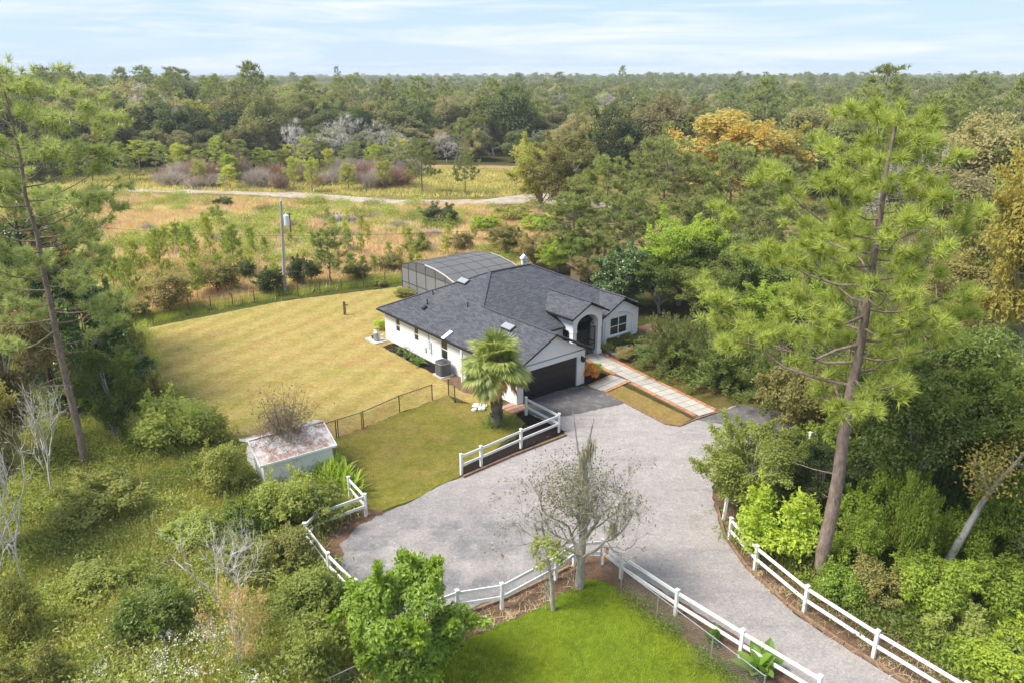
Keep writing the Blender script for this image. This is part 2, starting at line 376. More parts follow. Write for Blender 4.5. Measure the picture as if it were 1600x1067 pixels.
sheet('driveway', [(905, 604), (838, 618), (815, 640), (880, 672), (884, 680), (800, 712), (722, 745), (690, 757), (640, 785), (600, 800), (545, 815), (505, 838), (500, 862), (540, 915), (585, 955), (640, 968), (715, 957), (790, 930), (860, 895), (900, 868), (950, 868), (1000, 902), (1100, 962), (1200, 1028), (1300, 1092), (1400, 1160), (1560, 1160), (1420, 1072), (1330, 1018), (1240, 958), (1165, 888), (1128, 830), (1115, 790), (1112, 760), (1130, 730), (1200, 703), (1257, 686), (1238, 655), (1210, 640), (1150, 633), (1117, 644), (1086, 656), (1062, 666), (1040, 663), (940, 611), (927, 603)], 0.008, MT['drive'], 0.06, 0.35)
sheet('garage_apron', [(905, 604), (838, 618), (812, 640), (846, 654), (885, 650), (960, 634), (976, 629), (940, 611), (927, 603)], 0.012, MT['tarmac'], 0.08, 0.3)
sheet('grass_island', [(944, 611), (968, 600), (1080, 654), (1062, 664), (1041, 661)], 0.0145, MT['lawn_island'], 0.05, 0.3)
sheet('drive_end', [(1119, 645), (1160, 632), (1214, 640), (1240, 656), (1257, 685), (1215, 690), (1150, 668), (1090, 656)], 0.012, MT['tarmac'], 0.12, 0.3)  # old tarmac, with the trees' shade put into the sheet's colour

def water_mat():
    t = NT('pond_water'); t.b.inputs['Base Color'].default_value = (0.05, 0.06, 0.065, 1); t.spec(0.04, 0.6); t.b.inputs['IOR'].default_value = 1.33
    t.bump(t.noise(t.geo(), 1.2, 3, 0.5, 0.2, 0.8), 0.08, 0.05); return t.m
MT['water'] = water_mat()
sheet('pond', [(486, 338), (520, 336), (545, 340), (566, 343), (560, 350), (535, 352), (505, 348)], 0.0, MT['water'], 0.5, 1.2)
sheet('puddle', [(632, 346), (645, 344), (652, 348), (640, 352)], 0.0, MT['water'], 0.3, 1)
sheet('lake', [(1176, 190), (1215, 187), (1262, 190), (1245, 196), (1190, 196)], 0.0, MT['water'], 2, 6)
sheet('ditch_water', [(1090, 588), (1130, 584), (1190, 600), (1180, 618), (1120, 608)], 0.004, MT['water'], 0.2, 0.6)

# landscape timbers that edge the drive: lengths laid end to end
def edging(label, pix, w=0.12, h=0.12):
    pts = [ground(*p) for p in pix]
    o = thing('timber_edging', pts[0], label, 'edging', group='timber edging along the drive')
    for a, b in zip(pts, pts[1:]):
        n = max(1, round((b - a).length / 2.4))
        for k in range(n):
            p, q = a.lerp(b, k / n) - pts[0], a.lerp(b, (k + 0.985) / n) - pts[0]
            MB().bar(p + Vector((0, 0, h/2 + 0.012)), q + Vector((0, 0, h/2 + 0.006)), w, h).build('timber', MT['edging'], o)
    return o
edging('reddish timber edging along the right bend of the gravel drive', [(1120, 792), (1132, 838), (1166, 886), (1232, 948), (1320, 1008), (1420, 1070)])
edging('timber edging between drive and black mulch under white fence by the palm', [(724, 746), (800, 713), (885, 680)])
edging('thin timber edging along the dry grass island beside the walkway', [(941, 611), (1040, 663), (1062, 666), (1086, 656), (1119, 645)], 0.09, 0.08)
edging('timber edging at foot of white fence above the bright green lawn', [(722, 962), (790, 936), (860, 902), (890, 886)])
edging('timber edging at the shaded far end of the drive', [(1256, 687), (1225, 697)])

# mulch beds
def _hw(u, v): return (0.246 + u * math.cos(math.radians(38.97)) - v * math.sin(math.radians(38.97)), 45.083 + u * math.sin(math.radians(38.97)) + v * math.cos(math.radians(38.97)))
sheet('mulch_bed', [_hw(.6, 8.7), _hw(-.75, 8.8), _hw(-.85, 12), _hw(-.8, 16.2), _hw(.6, 16.4)], 0.012, MT['mulch'], 0.08, 0.3, True)
sheet('worn_dirt', [_hw(.6, 3.0), _hw(-.9, 4.2), _hw(-1.0, 7.2), _hw(.6, 7.4)], 0.011, MT['straw'], 0.12, 0.3, True)
sheet('mulch_bed', [(724, 740), (800, 708), (884, 674), (846, 655), (812, 640), (800, 640), (815, 655), (828, 668), (780, 700), (724, 730)], 0.012, MT['mulch'], 0.06, 0.3)
sheet('mulch_bed', [(912, 600), (916, 585), (940, 582), (958, 590), (930, 602)], 0.016, MT['mulch'], 0.05, 0.3)

# ---------------------------------------------------------------- paved walk: every slab is a piece
def slab_mat():
    t = NT('walk_slab'); co = t.geo(); rnd = t.n('ShaderNodeObjectInfo').outputs['Random']
    c = t.mix(rnd, (0.33, 0.305, 0.27, 1), (0.46, 0.42, 0.365, 1))
    c = t.mix(t.noise(co, 5, 5, 0.7, 0.45, 0.75), c, (0.36, 0.33, 0.31, 1))
    t.l(c, t.b.inputs['Base Color']); t.spec(0.9, 0.2); t.bump(t.noise(co, 40, 4, 0.7, 0.2, 0.8), 0.3, 0.01); return t.m
MT['slab'] = slab_mat()
def brick_mat():
    t = NT('orange_brick'); co = t.geo(); rnd = t.n('ShaderNodeObjectInfo').outputs['Random']
    c = t.mix(rnd, (0.36, 0.16, 0.075, 1), (0.52, 0.27, 0.14, 1))
    c = t.mix(t.noise(co, 4, 5, 0.7, 0.5, 0.75), c, (0.25, 0.14, 0.09, 1))
    t.l(c, t.b.inputs['Base Color']); t.spec(0.9, 0.2); t.bump(t.noise(co, 40, 4, 0.7, 0.2, 0.8), 0.3, 0.01); return t.m
MT['brick'] = brick_mat()

WALK_A, WALK_B = ground(918, 553), ground(1106, 647)           # centre line of the slabs
walk = tag(link('walkway', None, None, WALK_A, math.atan2(*(WALK_B - WALK_A).yx)), kind='structure')
WL = (WALK_B - WALK_A).length
MB().box(-0.1, WL + 0.15, -1.12, 1.12, -0.01, 0.024).build('bed', MT['straw'], walk)
nrow = 18; rl = WL / nrow
rr = random.Random(5)
def slab_mesh(lx, ly, h, name, m):
    b = 0.012
    pts = [(-lx/2, -ly/2), (lx/2, -ly/2), (lx/2, ly/2), (-lx/2, ly/2)]
    mb = MB(); n = 0
    mb.v = [(x, y, 0) for x, y in pts] + [(x, y, h - b) for x, y in pts] + [(x - math.copysign(b, x), y - math.copysign(b, y), h) for x, y in pts]
    for r in (0, 4):
        for i in range(4):
            j = (i + 1) % 4; mb.f.append((r+i, r+j, r+4+j, r+4+i)); mb.m.append(0)
    mb.f.append((8, 9, 10, 11)); mb.m.append(0)
    return mb.mesh(name, m)
slab_big = slab_mesh(rl - 0.03, 0.74, 0.055, 'slab', MT['slab']); slab_small = slab_mesh(rl - 0.03, 0.60, 0.055, 'slab', MT['slab'])
brick_me = slab_mesh(0.21, 0.24, 0.05, 'brick', MT['brick'])
for i in range(nrow):
    big_left = (i // 2) % 2 == 0
    for s in (0, 1):
        big = (s == 0) == big_left
        y = (0.70 - 0.37) if (s == 1 and big) else (0.70 - 0.30) if s == 1 else (-0.70 + 0.37) if big else (-0.70 + 0.30)
        o = link('slab', slab_big if big else slab_small, walk, ((i + 0.5) * rl, y, 0.024 + rr.uniform(0, 0.008)))
        o.rotation_euler = (rr.uniform(-.008, .008), rr.uniform(-.008, .008), rr.uniform(-.01, .01))
for side in (-1, 1):
    for i in range(int(WL / 0.23)):
        xx = (i + 0.5) * 0.23
        if side == -1 and 4.6 < xx < 6.4: continue
        o = link('brick', brick_me, walk, (xx, side * 0.9, 0.022 + rr.uniform(0, 0.01)))
        o.rotation_euler = (rr.uniform(-.02, .02), rr.uniform(-.02, .02), rr.uniform(-.04, .04))
# short branch from the walk to the drive
BA, BB = ground(970, 591), ground(932, 608)
branch = tag(link('walk_branch', None, None, BA, math.atan2(*(BB - BA).yx)), kind='structure')
BL = (BB - BA).length
MB().box(0.1, BL + 0.1, -0.86, 0.86, -0.01, 0.026).build('bed', MT['straw'], branch)
sb = slab_mesh(BL / 3 - 0.03, 0.62, 0.055, 'slab', MT['slab'])
for i in range(3):
    for s in (-1, 1):
        link('slab', sb, branch, ((i + 0.55) * BL / 3, s * 0.33, 0.026 + rr.uniform(0, .008)), rr.uniform(-.02, .02))
for side in (-1, 1):
    for i in range(int(BL / 0.23)):
        link('brick', brick_me, branch, ((i + 0.6) * 0.23, side * 0.77, 0.024 + rr.uniform(0, .01)), rr.uniform(-.04, .04))
# brick steps through the mulch by the palm
st = tag(link('brick_path', None, None, ground(812, 641), math.radians(129)), kind='structure')
MB().box(-0.2, 1.5, -0.75, 0.75, -0.01, 0.018).build('bed', MT['straw'], st)
pav = slab_mesh(0.4, 0.27, 0.06, 'brick', plain('terracotta_paver', (0.42, 0.25, 0.18), 0.9, 0.2, 0.25, 5))
for i in range(3):
    for j in range(5):
        link('brick', pav, st, (0.05 + i * 0.45, -0.6 + j * 0.3, 0.018 + rr.uniform(0, .008)), rr.uniform(-.05, .05))
# stepping stones in the flower bed
for i, (x, y) in enumerate(((946, 556), (952, 549), (960, 553), (966, 545), (972, 541), (982, 538))):
    mb = MB(); r = 0.28
    mb.prism([(r * math.cos(t) * rr.uniform(.85, 1.1), r * math.sin(t) * rr.uniform(.8, 1.05)) for t in [k * math.pi / 4.5 for k in range(9)]], 'z', 0, 0.05)
    tag(mb.build('stepping_stone', MT['concrete'], None, ground(x, y)), 'round pale stepping stone in the flower bed beside the porch', 'stone', 'stepping stones in the porch bed')
# ---------------------------------------------------------------- the house
HO, HT = Vector((0.246, 45.083, 0)), math.radians(38.97)
ZE, PT, GW, LL, AA, RR_ = 2.67, 0.5, 7.1, 18.12, 6.66, 4.15
FF, RE = LL - 2 * AA, 2 * AA + RR_                 # front eave line of the main block, right eave line
house = thing('house', HO, 'white single storey house with dark shingle roof beside the gravel drive', 'house', HT)
def hl(u, v, z=0.0):
    return HO + Vector((u * math.cos(HT) - v * math.sin(HT), u * math.sin(HT) + v * math.cos(HT), z))

def roof_plane(pts, eave_a, eave_b, th=0.14):
    """A thick roof slope: shingles on top, black fascia at the edges. UV in metres along and up the slope."""
    P = [Vector(p) for p in pts]
    n = (P[1] - P[0]).cross(P[2] - P[0]).normalized()
    if n.z < 0: P.reverse()
    me = bpy.data.meshes.new('roof_slope'); k = len(P)
    v = P + [p - Vector((0, 0, th)) for p in P]
    f = [tuple(range(k)), tuple(range(2*k - 1, k - 1, -1))] + [(i, i + k, (i+1) % k + k, (i+1) % k) for i in range(k)]
    me.from_pydata([tuple(x) for x in v], [], f)
    me.materials.append(MT['shingle']); me.materials.append(MT['black'])
    for p in me.polygons: p.material_index = 0 if p.index == 0 else 1
    e = (Vector(eave_b) - Vector(eave_a)).normalized(); e0 = Vector(eave_a)
    up = None
    for p in P:
        d = (p - e0) - e * (p - e0).dot(e)
        if d.length > 0.3: up = d.normalized(); break
    uvl = me.uv_layers.new(name='UVMap')
    for lp in me.loops:
        d = me.vertices[lp.vertex_index].co - e0
        uvl.data[lp.index].uv = (d.dot(e), d.dot(up))
    return link('roof_slope', me, house)
zr = lambda d: ZE + PT * d
gh = GW / 2
roof_plane([(0,0,ZE),(0,LL,ZE),(AA,LL-AA,zr(AA)),(gh,FF+gh,zr(gh)),(gh,0,zr(gh))], (0,0,ZE), (0,LL,ZE))
roof_plane([(gh,0,zr(gh)),(GW,0,ZE),(GW,FF,ZE),(gh,FF+gh,zr(gh))], (GW,0,ZE), (GW,FF,ZE))
roof_plane([(GW,FF,ZE),(gh,FF+gh,zr(gh)),(AA,LL-AA,zr(AA)),(AA+RR_,LL-AA,zr(AA)),(RE,FF,ZE)], (GW,FF,ZE), (RE,FF,ZE))
roof_plane([(RE,FF,ZE),(RE,LL,ZE),(AA+RR_,LL-AA,zr(AA))], (RE,FF,ZE), (RE,LL,ZE))
roof_plane([(0,LL,ZE),(RE,LL,ZE),(AA+RR_,LL-AA,zr(AA)),(AA,LL-AA,zr(AA))], (0,LL,ZE), (RE,LL,ZE))
RG0, RGR, RGV = 12.5, 15.0, 4.35                    # right front gable
rz0 = ZE + 0.03; rza = rz0 + PT * 2.5
roof_plane([(RGR,RGV,rza),(RG0,RGV,rz0),(RG0,FF+.06,rz0),(RGR,FF+.06+2.5,rza)], (RG0,RGV,rz0), (RG0,FF,rz0))
roof_plane([(RGR,RGV,rza),(RGR,FF+.06+2.5,rza),(RE+.03,FF+.4,rz0),(RE+.03,RGV,rz0)], (RE,RGV,rz0), (RE,FF,rz0))
PO0, PO1, PV, PZ = 8.43, 12.37, 3.56, 3.6           # porch gable, its eave higher
pc = (PO0 + PO1) / 2; pza = PZ + PT * (PO1 - PO0) / 2
pv_e, pv_r = FF + 2 * (PZ - ZE), FF + 2 * (pza - ZE)
roof_plane([(pc,PV,pza),(PO0,PV,PZ),(PO0,pv_e,PZ),(pc,pv_r,pza)], (PO0,PV,PZ), (PO0,pv_e,PZ))
roof_plane([(pc,PV,pza),(pc,pv_r,pza),(PO1,pv_e,PZ),(PO1,PV,PZ)], (PO1,PV,PZ), (PO1,pv_e,PZ))
MT['cap'] = plain('ridge_shingle', (0.085, 0.085, 0.1), 0.9, 0.2, 0.3, 8)
def cap(a, b):
    a, b = Vector(a), Vector(b); n = max(2, int((b - a).length / 0.28)); mb = MB()
    for i in range(n):
        p, q = a.lerp(b, i / n), a.lerp(b, (i + 1.0) / n)
        mb.bar(p + Vector((0, 0, 0.03)), q + Vector((0, 0, 0.012)), 0.26, 0.03)
    mb.build('ridge_cap', MT['cap'], house)
cap((gh,0.02,zr(gh)), (gh,FF+gh,zr(gh))); cap((gh,FF+gh,zr(gh)), (AA,LL-AA,zr(AA))); cap((AA,LL-AA,zr(AA)), (AA+RR_,LL-AA,zr(AA)))
cap((RE,FF+.4,ZE+.2), (AA+RR_,LL-AA,zr(AA))); cap((0.1,LL-.1,zr(.1)), (AA,LL-AA,zr(AA))); cap((RGR,RGV,rza), (RGR,FF+2.5,rza)); cap((pc,PV,pza), (pc,pv_r,pza))

WT = 0.2
def wall(axis, fixed, a0, a1, z1, opens, inward, name='wall', mat=None):
    """Wall with true openings. axis 'u' runs along u at v=fixed, 'v' along v at u=fixed; inward is the sign of the inner side."""
    mb = MB()
    xs = sorted({a0, a1, *[o[0] for o in opens], *[o[1] for o in opens]}); zs = sorted({0, z1, *[o[2] for o in opens], *[o[3] for o in opens]})
    for xa, xb in zip(xs, xs[1:]):
        for za, zb in zip(zs, zs[1:]):
            xm, zm = (xa + xb) / 2, (za + zb) / 2
            if any(o[0] < xm < o[1] and o[2] < zm < o[3] for o in opens): continue
            lo, hi = sorted((fixed, fixed + inward * WT))
            if axis == 'u': mb.box(xa, xb, lo, hi, za, zb)
            else: mb.box(lo, hi, xa, xb, za, zb)
    return mb.build(name, mat or MT['stucco'], house)

def gable(u0, u1, v, z0, zb, name='gable_wall'):
    c = (u0 + u1) / 2
    MB().prism([(u0, z0), (u1, z0), (c, z0 + (u1 - u0) / 2 * PT)], 'y', v, v + WT).build(name, MT['stucco'], house)

def window(axis, fixed, a0, a1, z0, z1, outward, rows=2, cols=1):
    """Recessed window: frame bars, sash bars and one pane object for each light."""
    d = fixed - outward * 0.07
    fr = MB()
    def b(x0, x1, y0, y1, th=0.05):
        lo, hi = sorted((d, d + outward * th))
        if axis == 'u': fr.box(x0, x1, lo, hi, y0, y1)
        else: fr.box(lo, hi, x0, x1, y0, y1)
    t = 0.06
    b(a0, a1, z0, z0 + t); b(a0, a1, z1 - t, z1); b(a0, a0 + t, z0 + t, z1 - t); b(a1 - t, a1, z0 + t, z1 - t)
    for r in range(1, rows):
        z = z0 + (z1 - z0) * r / rows; b(a0 + t, a1 - t, z - 0.03, z + 0.03, 0.045)
    for c in range(1, cols):
        x = a0 + (a1 - a0) * c / cols; b(x - 0.045, x + 0.045, z0 + t, z1 - t, 0.047)
    w = fr.build('window', MT['white'], house)
    for r in range(rows):
        for c in range(cols):
            g = MB(); x0 = a0 + (a1 - a0) * c / cols + .02; x1 = a0 + (a1 - a0) * (c + 1) / cols - .02
            y0 = z0 + (z1 - z0) * r / rows + .02; y1 = z0 + (z1 - z0) * (r + 1) / rows - .02
            lo, hi = sorted((d - outward * 0.02, d + outward * 0.012))
            if axis == 'u': g.box(x0, x1, lo, hi, y0, y1)
            else: g.box(lo, hi, x0, x1, y0, y1)
            g.build('pane', MT['glass'], w)
    return w
ov = 0.42
WINS = [(15.3, 15.95, 1.15, 2.25), (12.5, 13.15, 1.15, 2.25), (8.5, 9.4, 0.75, 2.35), (4.9, 5.6, 1.0, 2.2)]
wall('v', ov, ov, LL - ov, ZE - .05, WINS, 1, 'wall')
for a, b, c, d in WINS: window('v', ov, a, b, c, d, -1, 2, 1)
gd0, gd1, gdz = 1.0, 5.95, 2.2
wall('u', ov, ov + WT, GW - ov, ZE - .12, [(gd0, gd1, 0, gdz)], 1, 'garage_wall')
gable(ov + .02, GW - ov - .02, ov + 0.004, ZE - .12 + 0.1, 0, 'garage_gable')
MB().box(ov + .2, GW - ov + .02, ov - .03, ov, ZE - .16, ZE - .10).build('trim_band', MT['white'], house)
wall('v', GW - ov, ov + WT, FF + .4, ZE - .05, [], -1, 'wall')
wall('u', FF + .42, GW - ov - WT, RE - ov, ZE - .05, [(9.0, 12.0, 0, 2.6)], 1, 'wall')
wall('v', RE - ov, FF + .42, LL - ov, ZE - .05, [(8, 9, 1, 2.2)], -1, 'wall')
wall('u', LL - ov, ov + WT, RE - ov, ZE - .05, [], -1, 'wall')
# right front room under its gable
RW0, RW1, RWV = 12.95, RE - ov + .02, 4.75
wall('u', RWV, RW0, RW1, ZE - .06, [(13.75, 15.75, 0.8, 2.3)], 1, 'bay_wall')
wall('v', RW0, RWV + WT, FF + .6, ZE - .05, [], 1, 'wall')
gable(RW0 + .02, RW1 - .02, RWV + .004, ZE - .06 + .02, 0, 'bay_gable')
window('u', RWV, 13.75, 15.75, 0.8, 2.3, -1, 2, 2)
# shallow arch moulding over the bay window
mb = MB()
for i in range(12):
    t0, t1 = math.pi * (0.12 + 0.76 * i / 12), math.pi * (0.12 + 0.76 * (i + 1) / 12)
    q = lambda t, r: (14.75 - math.cos(t) * (1.45 + r), RWV - 0.04, 2.0 + math.sin(t) * (0.75 + r))
    mb.bar(q(t0, 0), q(t1, 0), 0.09, 0.14, (0, 1, 0))
mb.box(13.1, 13.3, RWV - .1, RWV, 0.0, 2.25); mb.box(16.25, 16.45, RWV - .1, RWV, 0.0, 2.25)
mb.build('arch_trim', MT['stucco'], house)
MB().box(13.6, 15.9, RWV - .1, RWV + .02, 0.70, 0.79).build('window_sill', MT['white'], house)
# porch front: two piers, an arch and the wall above it
PW0, PW1, PWV = PO0 + .42, PO1 - .42, PV + .4
ap0, ap1 = PW0 + .42, PW1 - .42
rad = (ap1 - ap0) / 2; spr, rise = 2.75, 0.75
outl = [(PW0, 2.35), (ap0, 2.35), (ap0, spr)]
for i in range(1, 14):
    t = math.pi * (1 - i / 14); outl.append((pc + rad * math.cos(t), spr + rise * math.sin(t)))
outl += [(ap1, spr), (ap1, 2.35), (PW1, 2.35), (PW1, PZ + .03), (pc, PZ + .03 + PT * (PW1 - PW0) / 2 - .02), (PW0, PZ + .03)]
bm = bmesh.new()
fr = [bm.verts.new((a, PWV, b)) for a, b in outl]; f = bm.faces.new(fr)
ex = bmesh.ops.extrude_face_region(bm, geom=[f]); bmesh.ops.translate(bm, vec=(0, .42, 0), verts=[g for g in ex['geom'] if isinstance(g, bmesh.types.BMVert)])
bmesh.ops.triangulate(bm, faces=bm.faces); bmesh.ops.recalc_face_normals(bm, faces=bm.faces)
me = bpy.data.meshes.new('porch_arch'); bm.to_mesh(me); bm.free(); me.materials.append(MT['stucco']); link('porch_arch', me, house)
for x in (PW0 + .02, PW1 - .40):
    col = MB().box(x, x + .38, PWV + .02, PWV + .40, 0.32, 2.36).build('column', MT['stucco'], house)
    MB().box(x - .07, x + .45, PWV - .05, PWV + .47, 0, 0.34).build('column_base', MT['stucco'], col)
    MB().box(x - .04, x + .42, PWV - .02, PWV + .44, 2.28, 2.40).build('column_capital', MT['stucco'], col)
for x0, x1 in ((PW0, PW0 + WT), (PW1 - WT, PW1)):
    MB().box(x0, x1, PWV + .42, pv_e + .3, 2.4, PZ).build('porch_side', MT['stucco'], house)
MB().box(PW0 + .1, PW1 - .1, PWV + .45, FF + 2.4, -.02, 0.05).build('porch_floor', MT['concrete'], house)
MB().box(PW0 + .2, PW1 - .2, FF + 2.4, FF + 2.6, 0.05, PZ).build('porch_back_wall', MT['stucco'], house)
MB().box(9.5, 11.3, FF + 2.33, FF + 2.40, 0.06, 2.3).build('front_door', MT['door_black'], house)
# screened entry: bars and screens
def screen_wall(p0, p1, z0, z1, nb, kind='porch_screen'):
    p0, p1 = Vector(p0), Vector(p1); w = MB()
    for i in range(nb + 1):
        p = p0.lerp(p1, i / nb); w.bar(p + Vector((0, 0, z0)), p + Vector((0, 0, z1)), 0.06, 0.06)
    for z in (z0, z0 + 0.85, z1): w.bar(p0 + Vector((0, 0, z)), p1 + Vector((0, 0, z)), 0.05, 0.06)
    fr = w.build('screen_frame', MT['black'], house)
    for i in range(nb):
        a, b = p0.lerp(p1, i / nb), p0.lerp(p1, (i + 1) / nb)
        g = MB(); g.poly([a + Vector((0,0,z0)), b + Vector((0,0,z0)), b + Vector((0,0,z1)), a + Vector((0,0,z1))]); g.build('screen_panel', MT[kind], fr, fix=False)
screen_wall((ap0, PWV + .3, 0), (ap1, PWV + .3, 0), 0.05, 2.3, 3)
screen_wall((PW1 - .15, PWV + .45, 0), (PW1 - .15, FF + .42, 0), 0.05, 2.38, 1)
screen_wall((PW0 + .15, PWV + .45, 0), (PW0 + .15, FF + .42, 0), 0.05, 2.38, 1)
# garage door: four sections with pressed panels
door = MB().box(gd0 - .02, gd1 + .02, ov + .14, ov + .19, 0.0, gdz + .02).build('garage_door', MT['door_black'], house)
for i in range(4):
    s = MB(); z0, z1 = 0.03 + i * gdz / 4, (i + 1) * gdz / 4 - 0.012
    s.box(gd0 + .01, gd1 - .01, ov + .11, ov + .137, z0, z1)
    for k in range(8):
        x0 = gd0 + .08 + k * (gd1 - gd0 - .1) / 8; s.box(x0, x0 + .5, ov + .098, ov + .108, z0 + .1, z1 - .1)
    s.build('door_section', MT['door_black'], door)
MB().box(2.9, 3.5, ov + .09, ov + .097, .30, .36).build('door_handle', MT['darkmetal'], door)
# lantern, gutters, skylights, vents
def lantern(u, v, z):
    l = MB().box(u - .06, u + .06, v - .05, v, z - .16, z + .16).build('wall_lantern', MT['black'], house)
    MB().prism([(u - .1, z - .22), (u + .1, z - .22), (u + .13, z + .05), (u - .13, z + .05)], 'y', v - .3, v - .08).build('lantern_body', MT['black'], l)
    MB().bar((u, v - .02, z + .14), (u, v - .2, z + .12), .04, .04).build('lantern_arm', MT['black'], l)
lantern(6.35, ov, 2.0)
for a, b in (((-.06, -.02, ZE - .07), (-.06, LL, ZE - .07)), ((GW + .05, 0, ZE - .07), (GW + .05, FF - .1, ZE - .07)), ((PO0 - .05, PV, PZ - .07), (PO0 - .05, pv_e, PZ - .07))):
    MB().bar(a, b, .12, .12).build('gutter', MT['black'], house)
MB().box(-.08, .05, 6.0, 6.12, 0, ZE - .1).build('downpipe', MT['white'], house)
def on_roof_left(u, v): return Vector((u, v, zr(u)))
def skylight(u, v, lu, lv):
    a = math.atan(PT)
    cb = MB().box(-lu/2, lu/2, -lv/2, lv/2, 0, 0.12).build('skylight', MT['darkmetal'], house, on_roof_left(u, v)); cb.rotation_euler = (0, -a, 0)
    MB().box(-lu/2 + .04, lu/2 - .04, -lv/2 + .04, lv/2 - .04, .121, .17).build('skylight_dome', plain('skylight_acrylic', (.28, .29, .31), .3, .5, .05, 2), cb)
skylight(2.72, 4.15, 0.6, 1.15); skylight(5.0, 12.75, 0.6, 1.15)
for u, v, r, h in ((2.0, 13.55, .05, .4), (3.05, 9.5, .05, .4), (2.95, 14.15, .05, .42)):
    MB().tube([(u, v, zr(u) - .1), (u, v, zr(u) + h)], r, 8).build('vent_pipe', MT['darkmetal'], house)
vh = MB().box(-.2, .2, -.17, .17, 0, .16).build('roof_vent', MT['black'], house, on_roof_left(1.6, 13.3)); vh.rotation_euler = (0, -math.atan(PT), 0)
lp = MB().box(-.5, .42, -.19, .19, 0, .04).build('white_flashing', MT['white'], house, on_roof_left(.35, 8.35) + Vector((0, 0, .05))); lp.rotation_euler = (0, -math.atan(PT), 0)
for v, z, w_, h_ in ((11.0, 1.45, .3, .5), (10.7, 1.2, .12, .9), (11.5, 0.9, .25, .35)):
    MB().box(ov - .12, ov - .002, v - w_/2, v + w_/2, z - h_/2, z + h_/2).build('meter_box', MT['transformer'], house)
MB().box(ov - .05, ov, 10.95, 11.05, 1.7, ZE - .1).build('conduit', MT['grey_metal'], house)

# ---------------------------------------------------------------- air conditioner by the left wall
ac = thing('air_conditioner', hl(-0.35, 8.0), 'dark grey round-cornered air conditioner on pad beside the white wall', 'air conditioner', HT)
MB().box(-.58, .58, -.58, .58, 0, .09).build('pad', MT['concrete'], ac)
def rrect(r, c, k=5):
    out = []
    for q, (sx, sy) in enumerate(((1, 1), (-1, 1), (-1, -1), (1, -1))):
        for i in range(k): t = math.pi / 2 * (q + i / (k - 1)); out.append((sx * (r - c) + c * math.cos(t), sy * (r - c) + c * math.sin(t)))
    return out
MB().prism(rrect(.46, .2), 'z', .09, 1.12).build('cabinet', plain('ac_grey', (.09, .095, .1), .5, .4, .15, 6), ac)
mb = MB()
for i in range(16): mb.prism(rrect(.475, .2), 'z', .15 + i * .058, .165 + i * .058)
mb.build('louvre', plain('ac_louvre', (.13, .135, .14), .5, .4, .1, 6), ac)
mb = MB()
for r in (.12, .2, .28, .36): mb.tube([(r * math.cos(t), r * math.sin(t), 1.15) for t in [k * math.pi / 10 for k in range(21)]], .012, 4)
mb.build('fan_grille', MT['darkmetal'], ac)
MB().prism(rrect(.5, .21), 'z', 1.0, 1.06).build('top_rim', MT['grey_metal'], ac)

# small pump set at the far corner of the house
pu = thing('pool_pump', hl(-0.3, 17.9), 'small white pool pump and pipework on slab at far house corner', 'pump', HT)
MB().box(-.7, .5, -.9, .9, 0, .08).build('slab', MT['concrete'], pu)
MB().tube([(-.2, -.3, .08), (-.2, -.3, .2), (-.2, -.3, .8), (-.2, -.3, .95)], [.2, .26, .26, .1], 12).build('filter_tank', MT['grey_metal'], pu)
MB().tube([(-.3, .3, .25), (.25, .3, .25)], .14, 10).build('motor', MT['darkmetal'], pu)
mb = MB(); mb.tube([(-.2, -.3, .9), (-.2, .1, .9), (-.2, .3, .4)], .035, 6); mb.tube([(.2, .3, .3), (.3, .6, .3), (.3, .6, .05)], .035, 6); mb.tube([(0, -.6, .05), (0, -.6, .6), (.3, -.6, .6)], .035, 6)
mb.build('pipe', MT['white'], pu)

# ---------------------------------------------------------------- screened pool cage behind the house
cage = thing('pool_cage', hl(9.6, 20.6), 'grey screened pool enclosure with curved roof behind the house', 'pool enclosure', HT)
CU, prof = 8.0, [(0, 2.6), (1.7, 3.05), (3.4, 3.32), (5.1, 3.4), (6.8, 3.28), (8.3, 3.0), (9.6, 2.6)]      # (v, z)
nb = 5
fr = MB()
for i in range(nb + 1):
    u = CU * i / nb
    for (a, b) in zip(prof, prof[1:]): fr.bar((u, *a), (u, *b), .035, .05)
    for v, z in ((0, 2.6), (9.6, 2.6)): fr.bar((u, v, 0), (u, v, z), .06, .09)
for v, z in prof: fr.bar((0, v, z), (CU, v, z), .035, .04)
for u in (0, CU):
    for v, z in prof[1:-1]: fr.bar((u, v, 0), (u, v, z), .06, .06)
    fr.bar((u, 0, 2.4), (u, 9.6, 2.4), .05, .06); fr.bar((u, 0, .9), (u, 9.6, .9), .05, .06)
fr.build('frame', MT['cage_frame'], cage)
for (a, b) in zip(prof, prof[1:]):
    for i in range(nb):
        g = MB(); u0, u1 = CU * i / nb, CU * (i + 1) / nb
        g.poly([(u0, *a), (u1, *a), (u1, *b), (u0, *b)]); g.build('roof_screen', MT['screen'], cage, fix=False)
    for u in (0, CU):
        g = MB(); g.poly([(u, a[0], 2.4), (u, b[0], 2.4), (u, *b), (u, *a)]); g.build('arch_screen', MT['screen'], cage, fix=False)
        g = MB(); g.poly([(u, a[0], 0.03), (u, b[0], 0.03), (u, b[0], 2.4), (u, a[0], 2.4)]); g.build('wall_screen', MT['screen_solid'], cage, fix=False)
for i in range(nb):
    u0, u1 = CU * i / nb, CU * (i + 1) / nb
    g = MB(); g.poly([(u0, 9.6, .03), (u1, 9.6, .03), (u1, 9.6, 2.67), (u0, 9.6, 2.67)]); g.build('wall_screen', MT['screen_solid'], cage, fix=False)
    g = MB(); g.poly([(u0, 0, .03), (u1, 0, .03), (u1, 0, 2.67), (u0, 0, 2.67)]); g.build('wall_screen', MT['screen'], cage, fix=False)
mb = MB()
